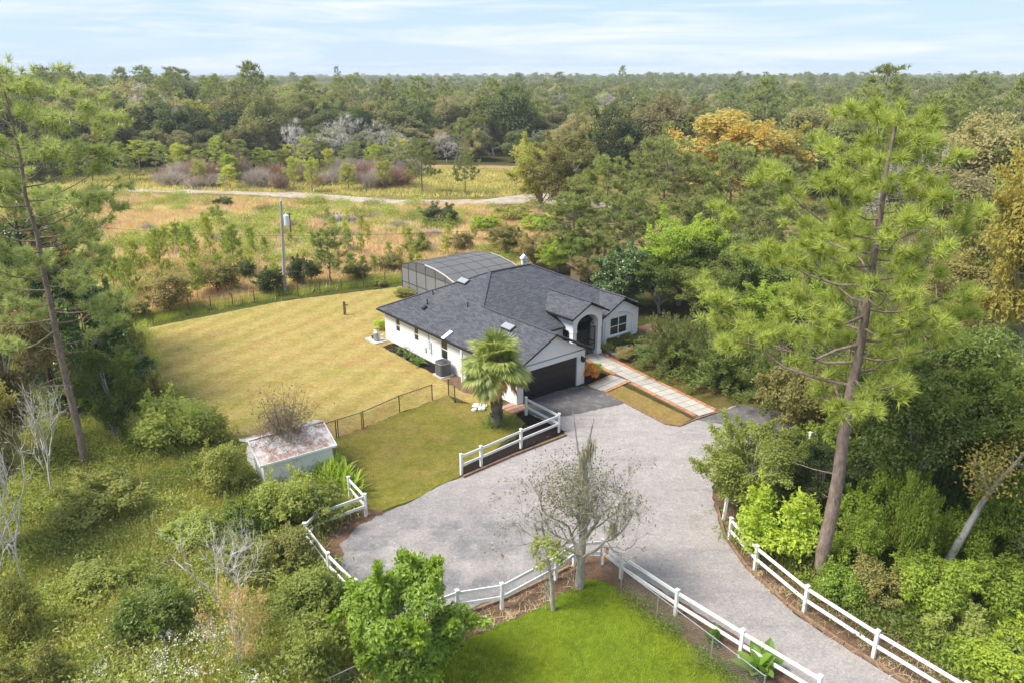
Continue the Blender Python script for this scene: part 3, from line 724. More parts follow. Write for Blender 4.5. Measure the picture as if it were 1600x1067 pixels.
for u in (-.05, CU + .05):
    for (a, b) in zip(prof[:4], prof[1:4]): mb.bar((u, *a), (u, *b), .05, .13)
mb.build('edge_trim', MT['cage_trim'], cage)
MB().box(0, CU, 0, 9.6, 0.0, 0.03).build('pool_deck', MT['concrete'], cage)
pool = MB().box(1.8, CU - 1.6, 2.4, 7.6, 0.031, 0.05).build('pool_water', plain('pool_blue', (.12, .32, .38), .08, .5, .05, 1), cage)

wp = thing('white_kiosk', ground(819, 432), 'small white pointed birdhouse on post behind the pool cage', 'birdhouse', 0.3)
MB().box(-.08, .08, -.08, .08, 0, 1.3).build('post', MT['white'], wp)
MB().box(-.28, .28, -.26, .26, 1.3, 2.0).build('box', MT['white'], wp)
MB().prism([(-.42, 2.0), (.42, 2.0), (0, 2.45)], 'y', -.36, .36).build('roof', MT['white'], wp)
MB().tube([(0, -.265, 1.65), (0, -.27, 1.65)], .09, 10).build('hole', MT['black'], wp)

# ---------------------------------------------------------------- white rail fences
cap_me = MB(); cap_me.v = [(-.085,-.085,0),(.085,-.085,0),(.085,.085,0),(-.085,.085,0),(-.085,-.085,.03),(.085,-.085,.03),(.085,.085,.03),(-.085,.085,.03),(0,0,.08)]
cap_me.f = [(3,2,1,0),(0,1,5,4),(1,2,6,5),(2,3,7,6),(3,0,4,7),(4,5,8),(5,6,8),(6,7,8),(7,4,8)]; cap_me.m = [0]*9
cap_me = cap_me.mesh('post_cap', MT['vinyl'])
post_me = MB().box(-.065, .065, -.065, .065, 0, 1.27).mesh('post', MT['vinyl'])
def white_fence(label, pix, skip=(), h=1.27):
    P = [ground(*p) for p in pix]
    o = thing('white_fence', P[0], label, 'fence', group='white rail fences round the drive')
    for i, p in enumerate(P):
        d = (P[min(i+1, len(P)-1)] - P[max(i-1, 0)]); a = math.atan2(d.y, d.x)
        q = link('post', post_me, o, p - P[0], a); q.rotation_euler = (rr.uniform(-.012, .012), rr.uniform(-.012, .012), a)
        link('post_cap', cap_me, q, (0, 0, h))
    for i, (a, b) in enumerate(zip(P, P[1:])):
        if i in skip: continue
        a, b = a - P[0], b - P[0]; d = (b - a).normalized() * 0.05
        for z in (0.58, 1.12):
            dz = rr.uniform(-.012, .012)
            MB().bar(a + d + Vector((0, 0, z)), b - d + Vector((0, 0, z + dz)), .05, .145).build('rail', MT['vinyl'], o)
    return o
white_fence('white rail fence bending round the left end of the turning bay', [(547, 778), (572, 806), (497, 834), (479.5, 853), (515.6, 901), (558, 945)])
white_fence('white rail fence between the bright green lawn and the drive', [(655, 985), (715, 962), (784, 951), (868, 905), (897, 883), (941, 880), (970, 903), (1055, 961), (1156, 1026), (1275, 1100)])
white_fence('white rail fence curving along the right side of the drive below the pine', [(1139, 845), (1179, 890), (1256, 955), (1364, 1027), (1500, 1112)])
white_fence('white rail fence round the black mulch beside the palm', [(721, 741), (752, 728), (814, 700), (873, 675), (822, 648)])
white_fence('short white rail fence under the trees at far end of the drive', [(1221, 636), (1190, 606)])
white_fence('low white rail half hidden behind bushes right of drive end', [(1262, 706), (1290, 688)])
lone = thing('fence_post', ground(1130, 813), 'lone white fence post under the rounded tree right of drive', 'post'); lone.rotation_euler = (0, 0.06, 0)
q = link('post', post_me, lone); q.scale = (1, 1, 1.25); link('post_cap', cap_me, q, (0, 0, 1.27))
fl = thing('orange_tape', ground(942, 879) + Vector((.1, -.12, 0)), 'orange ribbon tied to the white fence corner by mossy tree', 'ribbon')
mb = MB(); mb.poly([(-.02, 0, 1.0), (.14, .02, .98), (.02, -.1, .35), (-.1, -.06, .3)]); mb.poly([(.14, .02, .98), (.16, .06, .9), (.06, -.02, .5), (.02, -.1, .35)]); mb.poly([(-.06,.03,1.0),(.18,.06,1.0),(.18,.06,.93),(-.06,.03,.93)])
mb.build('ribbon_tail', plain('orange_plastic', (.75, .17, .03), .6, .3, .1, 3), fl, fix=False)

# ---------------------------------------------------------------- wire fences
def wire_fence(label, pix, h, post_mat, wire_mat, pr, wire_w, cell, gate=None, top=True, catname='fence', group=None):
    P = [ground(*p) for p in pix]
    o = thing('chain_link_fence', P[0], label, catname, group=group)
    for p in P: MB().tube([p - P[0], p - P[0] + Vector((0, 0, h + .04))], pr, 8).build('post', post_mat, o)
    for i, (a, b) in enumerate(zip(P, P[1:])):
        a, b = a - P[0], b - P[0]; L = (b - a).length; d = (b - a) / L
        if top: MB().tube([a + Vector((0, 0, h)), b + Vector((0, 0, h))], pr * .7, 6).build('top_rail', post_mat, o)
        mb = MB(); s = Vector((-d.y, d.x, 0)) * .003
        x = -h
        while x < L:
            for sg in (1, -1):
                x0, x1 = x, x + h; z0, z1 = (0.03, h) if sg == 1 else (h, 0.03)
                zat = lambda q: z0 + (z1 - z0) * (q - x) / h
                x0, x1 = max(x0, 0), min(x1, L)
                if x1 - x0 < .02: continue
                z0, z1 = zat(x0), zat(x1)
                A, B = a + d * x0 + Vector((0, 0, z0)), a + d * x1 + Vector((0, 0, z1)); nrm = (B - A).cross(Vector((-d.y, d.x, 0))).normalized() * wire_w / 2
                mb.poly([A - nrm + s*sg, A + nrm + s*sg, B + nrm + s*sg, B - nrm + s*sg])
            x += cell
        mb.build('wire_mesh', wire_mat, o, fix=False)
    return o
MT['wire_grey'] = plain('wire_grey', (.3, .31, .31), .5, .5, .1, 5, .3)
MT['wire_black'] = plain('wire_black', (.02, .024, .022), .5, .4, .1, 5)
wire_fence('silver chain link fence beside the bright green lawn', [(938, 885), (970, 925), (1026, 969), (1110, 1035), (1190, 1098)], 1.2, MT['grey_metal'], MT['wire_grey'], .03, .006, .11)
wire_fence('silver chain link fence end at the bottom edge left of green lawn', [(587, 1068), (520, 1100)], 1.2, MT['grey_metal'], MT['wire_grey'], .03, .006, .11)
wire_fence('black chain link fence across the lawn right of its gate', [(568.5, 669), (624.5, 643.5), (675.5, 625)], 1.15, MT['darkmetal'], MT['wire_black'], .035, .006, .1)
wire_fence('black chain link gate in the lawn fence beside the shed', [(566, 670), (529, 682)], 1.15, MT['darkmetal'], MT['wire_black'], .03, .006, .1, catname='gate')
wire_fence('black chain link fence piece behind the weathered shed', [(526, 683), (500, 692), (470, 700)], 1.15, MT['darkmetal'], MT['wire_black'], .035, .006, .1)
wire_fence('short black fence return between palm and air conditioner', [(701, 617), (711, 629)], 1.2, MT['darkmetal'], MT['wire_black'], .035, .006, .1)
back = thing('field_fence', ground(160, 512), 'low dark wire field fence along the back of the lawn', 'fence')
B0 = ground(160, 512); bp = [ground(x, 512 - (x - 160) * (512 - 444) / 470 - 4) for x in range(160, 640, 34)]
for p in bp: MB().tube([p - B0, p - B0 + Vector((0, 0, 1.25))], .05, 6).build('post', MT['brown_wood'], back)
for z in (.4, .8, 1.18):
    mb = MB()
    for a, b in zip(bp, bp[1:]): mb.bar(a - B0 + Vector((0, 0, z)), b - B0 + Vector((0, 0, z)), .012, .012)
    mb.build('wire', MT['wire_black'], back)

# ---------------------------------------------------------------- weathered shed
def tin_mat():
    t = NT('rusted_tin'); co = t.obj()
    c = t.mix(t.noise(co, 1.4, 6, .7, .42, .58), (.60, .57, .55, 1), (.34, .2, .15, 1))
    c = t.mix(t.noise(co, 5, 5, .7, .5, .7), c, (.72, .70, .69, 1))
    t.l(c, t.b.inputs['Base Color']); t.spec(.75, .3); t.bump(t.noise(co, 9, 4, .6, .2, .8), .3, .02); return t.m
MT['tin'] = tin_mat()
s0, s1 = Vector((-12.95, 34.45, 0)), Vector((-9.85, 36.6, 0))
sa = math.radians(34.5)
shed = thing('garden_shed', s0, 'small white shed with rusty flaking tin roof by the lawn gate', 'shed', sa)
SL, SD, SH = (s1 - s0).length, 3.3, 1.85
MB().box(0, SL, 0, .08, 0, SH).build('front_wall', MT['stucco'], shed); MB().box(0, SL, SD - .08, SD, 0, SH).build('back_wall', MT['stucco'], shed)
for x in (0, SL - .08):
    MB().prism([(.08, 0), (SD - .08, 0), (SD - .08, SH), (SD / 2, SH + .6), (.08, SH)], 'x', x, x + .08).build('end_wall', MT['stucco'], shed)
for side in (0, 1):
    e, rdg = (-.2, SH - .04), (SD / 2, SH + .66)
    if side: e = (SD + .2, SH - .04)
    n = 6; wS = (SL + .4) / n
    for i in range(n):
        x0 = -.2 + i * wS; dz = rr.uniform(-.012, .012)
        mb = MB(); o2 = .02
        mb.v = [(x0 + .01, e[0], e[1] + dz), (x0 + wS - .01, e[0], e[1] - dz), (x0 + wS - .01, rdg[0], rdg[1]), (x0 + .01, rdg[0], rdg[1])]
        mb.v += [(a, b, c + o2) for a, b, c in mb.v]
        mb.f = [(0,1,2,3),(7,6,5,4),(0,4,5,1),(1,5,6,2),(2,6,7,3),(3,7,4,0)]; mb.m = [0] * 6
        mb.build('roof_sheet', MT['tin'], shed)
        MB().bar((x0 + .012, e[0], e[1] + .035), (x0 + .012, rdg[0], rdg[1] + .03), .05, .05).build('roof_batten', MT['tin'], shed)
MB().bar((-.2, SD/2, SH + .7), (SL + .2, SD/2, SH + .7), .2, .04).build('ridge', MT['tin'], shed)
for x in (-.2, SL + .2):
    for e in (-.22, SD + .22): MB().bar((x, e, SH - .06), (x, SD/2, SH + .65), .04, .12).build('barge_board', MT['white'], shed)
MB().bar((-.2, -.22, SH - .05), (SL + .2, -.22, SH - .05), .04, .12).build('fascia', MT['white'], shed)

# ---------------------------------------------------------------- utility pole and wires
pb = ground(445, 459)
pole = thing('utility_pole', pb, 'tall grey utility pole with white transformer behind the lawn', 'utility pole')
PH = 9.3
MB().tube([(0, 0, 0), (.24, 0, 4), (.55, 0, PH)], [.17, .15, .11], 10).build('shaft', MT['pole'], pole)
MB().tube([(.17, -.1, 0), (.5, -.1, 5.6)], .05, 6).build('conduit', MT['grey_metal'], pole)
tr = MB().tube([(.95, -.05, 6.9), (.95, -.05, 6.95), (.95, -.05, 7.9), (.95, -.05, 8.0)], [.2, .27, .27, .15], 12).build('transformer', MT['transformer'], pole)
MB().tube([(.95, -.05, 8.0), (.95, -.05, 8.3)], .05, 6).build('bushing', MT['white'], tr)
MB().box(.5, .8, -.12, .02, 7.3, 7.6).build('bracket', MT['grey_metal'], pole)
MB().tube([(.55, 0, PH), (.55, 0, PH + .25)], .05, 6).build('insulator', MT['white'], pole)
MB().tube([(.6, .1, 8.5), (.65, .1, 8.85)], .06, 6).build('arrester', MT['white'], pole)
MT['vine'] = plain('dark_vine', (.035, .05, .02), .8, .2, .4, 9)
def cable(name, label, a, b, sag, r=.015):
    a, b = Vector(a), Vector(b); n = 14
    pts = [a.lerp(b, i / n) - Vector((0, 0, sag * 4 * (i / n) * (1 - i / n))) for i in range(n + 1)]
    o = MB().tube([p - a for p in pts], r, 5).build(name, MT['wire_black'], None, a)
    return tag(o, label, 'cable', 'overhead cables at the utility pole')
cable('power_cable', 'thin overhead cable running left from the utility pole', pb + Vector((.35, 0, 5.9)), pb + Vector((-38, 9, 6.6)), .5)
cable('power_cable', 'thin overhead cable running right from pole towards the field', pb + Vector((.35, 0, 5.9)), pb + Vector((40, 12, 5.6)), .5)
p2 = ground(455, 372)
far_pole = thing('short_pole', p2, 'short dark wooden post standing behind the utility pole', 'post')
MB().tube([(0, 0, 0), (.05, 0, 3.4)], [.13, .1], 8).build('shaft', MT['brown_wood'], far_pole)
MB().bar((-.3, 0, 3.2), (.4, 0, 3.2), .1, .12).build('arm', MT['brown_wood'], far_pole)

hp = thing('hose_post', ground(539, 492), 'short brown wooden hose post standing in the mown lawn', 'post')
MB().box(-.1, .1, -.09, .09, 0, 1.25).build('post', MT['brown_wood'], hp)
MB().tube([(.1, 0, .95), (.28, 0, .95), (.32, 0, .85)], .04, 6).build('tap', MT['darkmetal'], hp)

# rough storage hut half hidden behind the dark evergreen
hb = ground(931, 440)
hut = thing('storage_hut', hb, 'old hut with rusty brown roof and blue grey door behind dark tree', 'hut', math.radians(20))
MB().box(-1.9, 1.9, 0, 2.4, 0, 1.5).build('wall', MT['brown_wood'], hut)
MB().prism([(-.5, 1.52), (2.8, 1.52), (2.8, 1.6), (1.2, 2.0), (-.5, 1.64)], 'x', -2.3, 2.3).build('roof', plain('rust_roof', (.2, .12, .085), .85, .2, .3, 3), hut)
MB().box(.7, 1.6, -.05, 0, 0, 1.45).build('door', plain('pale_blue_door', (.45, .52, .58), .6, .3, .1, 3), hut)
# far roofs near the horizon
for i, (x, y, lab) in enumerate(((1412, 137, 'white roof of a distant house at right beyond the forest'), (1450, 138, 'low pale roof of far building right beyond the trees'), (62, 124, 'pale roof of a distant house near the left horizon'))):
    d = 620 if i < 2 else 520
    b = Vector(((x - 800) / FPX * d, d, 0))
    fh = thing('distant_house', b, lab, 'house', 0.2 * i)
    hgt = 12.0 if i < 2 else 16
    MB().box(-9, 9, -5, 5, 0, hgt - 2.6).build('wall', MT['stucco'], fh)
    MB().prism([(-5.6, hgt - 2.6), (5.6, hgt - 2.6), (0, hgt)], 'x', -9.6, 9.6).build('roof', MT['transformer'], fh)
# white rocks near the palm
rk = NT('white_rock'); rk.b.inputs['Base Color'].default_value = (.66, .65, .62, 1); rk.spec(.9, .2)
for i, (x, y, s) in enumerate(((745, 636, .32), (753, 640, .26), (741, 641, .2), (757, 635, .2))):
    bm = bmesh.new(); bmesh.ops.create_icosphere(bm, subdivisions=2, radius=s)
    for v in bm.verts: v.co *= rr.uniform(.8, 1.15); v.co.z = v.co.z * .6 + s * .35
    me = bpy.data.meshes.new('rock'); bm.to_mesh(me); bm.free(); me.materials.append(rk.m)
    tag(link('rock', me, None, ground(x, y)), 'white rock in the little pile on lawn beside the palm', 'rock', 'white rocks by the palm')
# dark culvert mouth on the sand track, a flying bird
cv = thing('culvert_pipe', ground(502, 320), 'dark culvert pipe end on the pale sand track', 'pipe', 0.4)
mb = MB(); mb.tube([(0, 0, .3), (0, 3, .3)], .75, 14, False); mb.tube([(0, 0, .3), (0, 3, .3)], .65, 14, False); mb.build('barrel', MT['black'], cv)
MB().tube([(0, -.05, .3), (0, .1, .3)], .8, 14, False).build('lip', MT['darkmetal'], cv)
bd = Vector(((1428 - 800) / FPX * 120, 120, CAM_H + (118 - 113.5) / FPX * 120))
bird = thing('bird', bd, 'small bird gliding in the sky above the right horizon', 'bird', 0.5)
mb = MB(); mb.tube([(-.22, 0, 0), (-.1, 0, .01), (.08, 0, .01), (.2, 0, 0), (.3, 0, -.01)], [.01, .05, .06, .04, .01], 8); mb.build('body', MT['brown_wood'], bird, smooth=True)
for s in (-1, 1):
    mb = MB(); mb.poly([(.1, 0, .03), (.02, s*.35, .14), (-.1, s*.75, .1), (-.16, s*.4, .1), (-.12, 0, .02)]); mb.build('wing', MT['brown_wood'], bird, fix=False)
mb = MB(); mb.poly([(-.2, .02, 0), (-.2, -.02, 0), (-.4, -.07, 0), (-.4, .07, 0)]); mb.build('tail', MT['brown_wood'], bird, fix=False)
# ================================================================ vegetation
NP = np
def mesh_np(name, verts, faces_list, mats, attr=None, smooth=None):
    """faces_list: list of (int array n x k, material index). attr: per-vertex float 'tint'."""
    me = bpy.data.meshes.new(name)
    me.vertices.add(len(verts)); me.vertices.foreach_set('co', NP.asarray(verts, NP.float32).ravel())
    loops, starts, mi, sm = [], [], [], []; off = 0
    for j, (f, m) in enumerate(faces_list):
        if len(f) == 0: continue
        k = f.shape[1]; loops.append(f.ravel()); starts.append(off + NP.arange(len(f)) * k); off += f.size
        mi.append(NP.full(len(f), m)); sm.append(NP.full(len(f), bool(smooth and smooth[j])))
    loops = NP.concatenate(loops).astype(NP.int32); starts = NP.concatenate(starts).astype(NP.int32)
    me.loops.add(len(loops)); me.loops.foreach_set('vertex_index', loops)
    me.polygons.add(len(starts)); me.polygons.foreach_set('loop_start', starts)
    me.polygons.foreach_set('material_index', NP.concatenate(mi).astype(NP.int32))
    me.polygons.foreach_set('use_smooth', NP.concatenate(sm))
    if attr is not None:
        a = me.attributes.new('tint', 'FLOAT', 'POINT'); a.data.foreach_set('value', NP.asarray(attr, NP.float32))
    for m in (mats if isinstance(mats, (list, tuple)) else [mats]): me.materials.append(m)
    me.update(calc_edges=True)
    return me

def unit(a): return a / (NP.linalg.norm(a, axis=-1, keepdims=True) + 1e-9)

class Veg:
    """Collects wood tubes and leaf faces in numpy."""
    def __init__(s, seed): s.r = NP.random.default_rng(seed); s.wv = []; s.wf = []; s.wn = 0; s.lv = []; s.l3 = []; s.l4 = []; s.ln = 0; s.lt = []
    def tube(s, pts, rad, sides=6):
        pts = NP.asarray(pts, float); k = len(pts); rad = NP.broadcast_to(rad, k)
        d = unit(NP.gradient(pts, axis=0)); ref = NP.where(NP.abs(d[:, 2:3]) < .9, NP.array([[0, 0, 1.]]), NP.array([[1., 0, 0]]))
        x = unit(NP.cross(d, ref)); y = NP.cross(d, x); t = NP.arange(sides) * 2 * NP.pi / sides
        v = pts[:, None] + (x[:, None] * NP.cos(t)[None, :, None] + y[:, None] * NP.sin(t)[None, :, None]) * rad[:, None, None]
        i = NP.arange(k - 1)[:, None] * sides; j = NP.arange(sides)[None]; j2 = (j + 1) % sides
        f = NP.stack([i + j, i + j2, i + j2 + sides, i + j + sides], -1).reshape(-1, 4) + s.wn
        s.wv.append(v.reshape(-1, 3)); s.wf.append(f); s.wn += k * sides
    def twigs(s, a, b, w):
        """Thin three-sided twigs from a to b, vectorised."""
        n = len(a); d = unit(b - a); x = unit(NP.cross(d, s.r.normal(size=(n, 3)))); y = NP.cross(d, x); w = NP.broadcast_to(w, n)[:, None]
        t = [0, 2.094, 4.189]
        ring = [a + (x * math.cos(q) + y * math.sin(q)) * w for q in t]
        v = NP.stack(ring + [b], 1); base = s.wn + NP.arange(n)[:, None] * 4
        f = NP.concatenate([base + NP.array([[p, q, 3, 3]]) for p, q in ((0, 1), (1, 2), (2, 0))], 0)
        s.wv.append(v.reshape(-1, 3)); s.w3 = getattr(s, 'w3', []); s.w3.append(f[:, :3]); s.wn += 4 * n
    def leaves(s, c, d, nrm, ln, wd, tint=None, base=0.0):
        """Rhombic leaves: base point c, direction d, facing nrm."""
        n = len(c); d = unit(d); side = unit(NP.cross(d, nrm)); ln = NP.broadcast_to(ln, n)[:, None]; wd = NP.broadcast_to(wd, n)[:, None]
        fold = unit(NP.cross(side, d)) * wd * 0.22
        v = NP.stack([c, c + d * ln * .45 + side * wd * .5 + fold, c + d * ln, c + d * ln * .45 - side * wd * .5 + fold], 1)
        f = s.ln + NP.arange(n)[:, None] * 4 + NP.array([[0, 1, 2, 3]])
        s.lv.append(v.reshape(-1, 3)); s.l4.append(f); s.ln += 4 * n
        t = s.r.random(n) if tint is None else NP.broadcast_to(tint, n); s.lt.append(NP.repeat(t, 4))
    def blades(s, a, b, w, tint=None):
        """Narrow triangles from a (base) to b (tip)."""
        n = len(a); d = unit(b - a); side = unit(NP.cross(d, s.r.normal(size=(n, 3)))); w = NP.broadcast_to(w, n)[:, None]
        v = NP.stack([a - side * w / 2, a + side * w / 2, b], 1)
        f = s.ln + NP.arange(n)[:, None] * 3 + NP.array([[0, 1, 2]])
        s.lv.append(v.reshape(-1, 3)); s.l3.append(f); s.ln += 3 * n
        t = s.r.random(n) if tint is None else NP.broadcast_to(tint, n); s.lt.append(NP.repeat(t, 3))
    def wood(s, name, mat):
        fl = [(NP.concatenate(s.wf), 0)] if s.wf else []
        if hasattr(s, 'w3'): fl.append((NP.concatenate(s.w3), 0))
        return mesh_np(name, NP.concatenate(s.wv), fl, mat, smooth=[True, True])
    def foliage(s, name, mat):
        fl = []
        if s.l4: fl.append((NP.concatenate(s.l4), 0))
        if s.l3: fl.append((NP.concatenate(s.l3), 0))
        return mesh_np(name, NP.concatenate(s.lv), fl, mat, NP.concatenate(s.lt))
    def both(s, name, wmat, lmat):
        v = NP.concatenate(s.wv + s.lv); nw = s.wn; fl = []
        if s.wf: fl.append((NP.concatenate(s.wf), 0))
        if hasattr(s, 'w3'): fl.append((NP.concatenate(s.w3), 0))
        if s.l4: fl.append((NP.concatenate(s.l4) + nw, 1))
        if s.l3: fl.append((NP.concatenate(s.l3) + nw, 1))
        t = NP.concatenate([NP.zeros(nw)] + s.lt)
        return mesh_np(name, v, fl, [wmat, lmat], t)

def leaf_mat(name, a, b, c=None, rough=.5, spec=.35, trans=.42, objvar=.25):
    def tone(q):
        l = .35 * q[0] + .5 * q[1] + .15 * q[2]; return tuple(min(.8, (x * .9 + l * .1) * k) for x, k in zip(q, (2.55, 2.5, 2.3)))
    a, b = tone(a), tone(b); c = c and tone(c); trans = min(.5, trans * 1.35)
    """Leaf colours a..b by leaf, drifting to c on some plants."""
    t = NT(name); at = t.n('ShaderNodeAttribute'); at.attribute_name = 'tint'
    col = t.mix(at.outputs['Fac'], (*a, 1), (*b, 1))
    rnd = t.n('ShaderNodeObjectInfo').outputs['Random']
    if c:
        mr = t.n('ShaderNodeMapRange'); mr.inputs['From Min'].default_value = .35; mr.inputs['From Max'].default_value = 1.0; mr.inputs['To Max'].default_value = .85; t.l(rnd, mr.inputs['Value'])
        col = t.mix(mr.outputs[0], col, (*c, 1))
    if objvar:
        m2 = t.n('ShaderNodeMath'); m2.operation = 'FRACT'; m3 = t.n('ShaderNodeMath'); m3.operation = 'MULTIPLY'; m3.inputs[1].default_value = 7.31
        t.l(rnd, m3.inputs[0]); t.l(m3.outputs[0], m2.inputs[0])
        col = t.mix(m2.outputs[0], t.mix(1.0, col, (1 - objvar, 1 - objvar, 1 - objvar, 1), 'MULTIPLY'), t.mix(1.0, col, (1 + objvar, 1 + objvar, 1 + objvar * .8, 1), 'MULTIPLY'))
    t.l(col, t.b.inputs['Base Color']); t.spec(rough, spec)
    tr = t.n('ShaderNodeBsdfTranslucent'); t.l(t.mix(1.0, col, (1.2, 1.15, .75, 1), 'MULTIPLY'), tr.inputs['Color'])
    mx = t.n('ShaderNodeMixShader'); mx.inputs[0].default_value = trans
    t.l(t.b.outputs[0], mx.inputs[1]); t.l(tr.outputs[0], mx.inputs[2]); t.l(mx.outputs[0], t.out.inputs['Surface'])
    return t.m
def bark_mat(name, a, b, scale=5.0, rough=.9):
    t = NT(name); co = t.obj(); mp = t.n('ShaderNodeMapping'); mp.inputs['Scale'].default_value = (1, 1, .35); t.l(co, mp.inputs['Vector'])
    t.l(t.mix(t.noise(mp.outputs[0], scale, 5, .7, .35, .65), (*a, 1), (*b, 1)), t.b.inputs['Base Color']); t.spec(rough, .15)
    t.bump(t.noise(mp.outputs[0], scale * 4, 4, .7, .2, .8), .6, .03); return t.m

LM = {
 'oak':    leaf_mat('oak_leaf', (.058, .074, .028), (.112, .126, .048), (.155, .135, .065), objvar=.35),
 'oakdark':leaf_mat('dark_oak_leaf', (.035, .050, .018), (.065, .085, .028), None),
 'pale':   leaf_mat('pale_tree_leaf', (.12, .125, .06), (.20, .19, .10), (.17, .14, .085)),
 'yellow': leaf_mat('yellowing_leaf', (.105, .12, .028), (.18, .18, .045), None),
 'orange': leaf_mat('orange_leaf', (.17, .165, .035), (.30, .215, .05), None, objvar=.1),
 'gold':   leaf_mat('golden_leaf', (.115, .115, .025), (.21, .175, .035), None, objvar=.12),
 'thick':  leaf_mat('thicket_leaf', (.045, .072, .012), (.11, .145, .028), (.12, .135, .03), rough=.42, spec=.45),
 'vine':   leaf_mat('vine_leaf', (.085, .13, .012), (.17, .215, .022), None, objvar=.15),
 'lime':   leaf_mat('lime_leaf', (.12, .18, .014), (.24, .28, .025), None, objvar=.12),
 'glossy': leaf_mat('glossy_leaf', (.032, .062, .016), (.07, .105, .03), None, rough=.28, spec=.6, trans=.15, objvar=.15),
 'citrus': leaf_mat('citrus_leaf', (.055, .10, .008), (.15, .21, .02), None, rough=.38, spec=.5, objvar=.08),
 'olive':  leaf_mat('olive_scrub_leaf', (.085, .088, .028), (.16, .145, .05), (.15, .12, .06)),
 'weed':   leaf_mat('weed_leaf', (.10, .132, .026), (.195, .22, .052), (.17, .175, .05)),
 'grey':   leaf_mat('grey_twig', (.13, .11, .10), (.22, .19, .175), None, trans=.05, objvar=.15),
 'rust':   leaf_mat('rust_brush', (.12, .055, .04), (.20, .115, .085), (.18, .135, .12), trans=.1),
 'pine':   leaf_mat('pine_needle', (.10, .132, .02), (.235, .265, .052), None, rough=.45, trans=.3, objvar=.12),
 'pinemid':leaf_mat('pine_needle_mid', (.068, .09, .022), (.15, .17, .045), (.13, .145, .045), rough=.45, trans=.25, objvar=.15),
 'pineyoung': leaf_mat('young_pine_needle', (.09, .125, .016), (.19, .225, .03), (.24, .24, .035), rough=.45, trans=.25, objvar=.15),
 'pinegrey': leaf_mat('greyish_pine_needle', (.115, .145, .045), (.23, .26, .09), None, rough=.45, trans=.25, objvar=.1),
 'dead':   leaf_mat('dead_needle', (.17, .08, .03), (.34, .17, .06), None, trans=.15, objvar=.1),
 'grass':  leaf_mat('bright_grass', (.11, .165, .012), (.22, .27, .018), None, trans=.35, objvar=0),
 'tallgrass': leaf_mat('tall_grass', (.18, .175, .04), (.34, .305, .095), (.27, .215, .095), trans=.3, objvar=.25),
 'greengrass': leaf_mat('green_tall_grass', (.11, .145, .02), (.24, .255, .05), None, trans=.3, objvar=.25),
 'tan':    leaf_mat('tan_grass', (.30, .20, .12), (.46, .335, .215), (.32, .26, .10), trans=.25, objvar=.2),
 'rusty':  leaf_mat('rusty_grass', (.22, .125, .08), (.36, .23, .16), None, trans=.25, objvar=.25),
 'lawn':   leaf_mat('lawn_tuft', (.30, .25, .06), (.46, .34, .12), None, trans=.25, objvar=.25),
 'straw':  leaf_mat('dry_straw', (.30, .19, .10), (.50, .36, .22), None, trans=.2, objvar=.2),
 'palm':   leaf_mat('palm_frond', (.095, .125, .03), (.215, .24, .075), None, rough=.4, spec=.45, objvar=0),
 'palmdead': leaf_mat('palm_dead', (.24, .13, .06), (.40, .25, .12), None, objvar=0),
 'banana': leaf_mat('banana_leaf', (.045, .10, .016), (.13, .20, .025), None, rough=.3, spec=.5, objvar=0),
 'ginger': leaf_mat('ginger_leaf', (.09, .15, .012), (.21, .27, .025), None, rough=.35, spec=.5, objvar=0),
 'croton': leaf_mat('croton_leaf', (.33, .06, .02), (.55, .24, .04), None, objvar=0),
 'moss':   leaf_mat('spanish_moss', (.12, .115, .08), (.21, .20, .145), None, trans=.15, objvar=0),
 'mossleaf': leaf_mat('sparse_oak_leaf', (.045, .05, .018), (.115, .115, .045), None, objvar=0),
 'flower': leaf_mat('white_flower', (.50, .48, .40), (.68, .66, .58), None, trans=.2, objvar=0),
 'fern':   leaf_mat('fern_leaf', (.05, .09, .02), (.11, .16, .035), None, objvar=0),
}
BM = {
 'pine': bark_mat('pine_bark', (.16, .115, .09), (.33, .255, .21), 7), 'oak': bark_mat('oak_bark', (.10, .085, .07), (.2, .175, .15)),
 'grey': bark_mat('grey_bark', (.30, .28, .25), (.50, .47, .43), 6), 'white': bark_mat('bleached_wood', (.42, .39, .34), (.66, .63, .57), 6),
 'dark': bark_mat('dark_bark', (.055, .045, .04), (.12, .10, .085)), 'lichen': bark_mat('lichen_bark', (.24, .215, .185), (.5, .47, .42), 9),
}

def rdir(r, n): return unit(r.normal(size=(n, 3)))

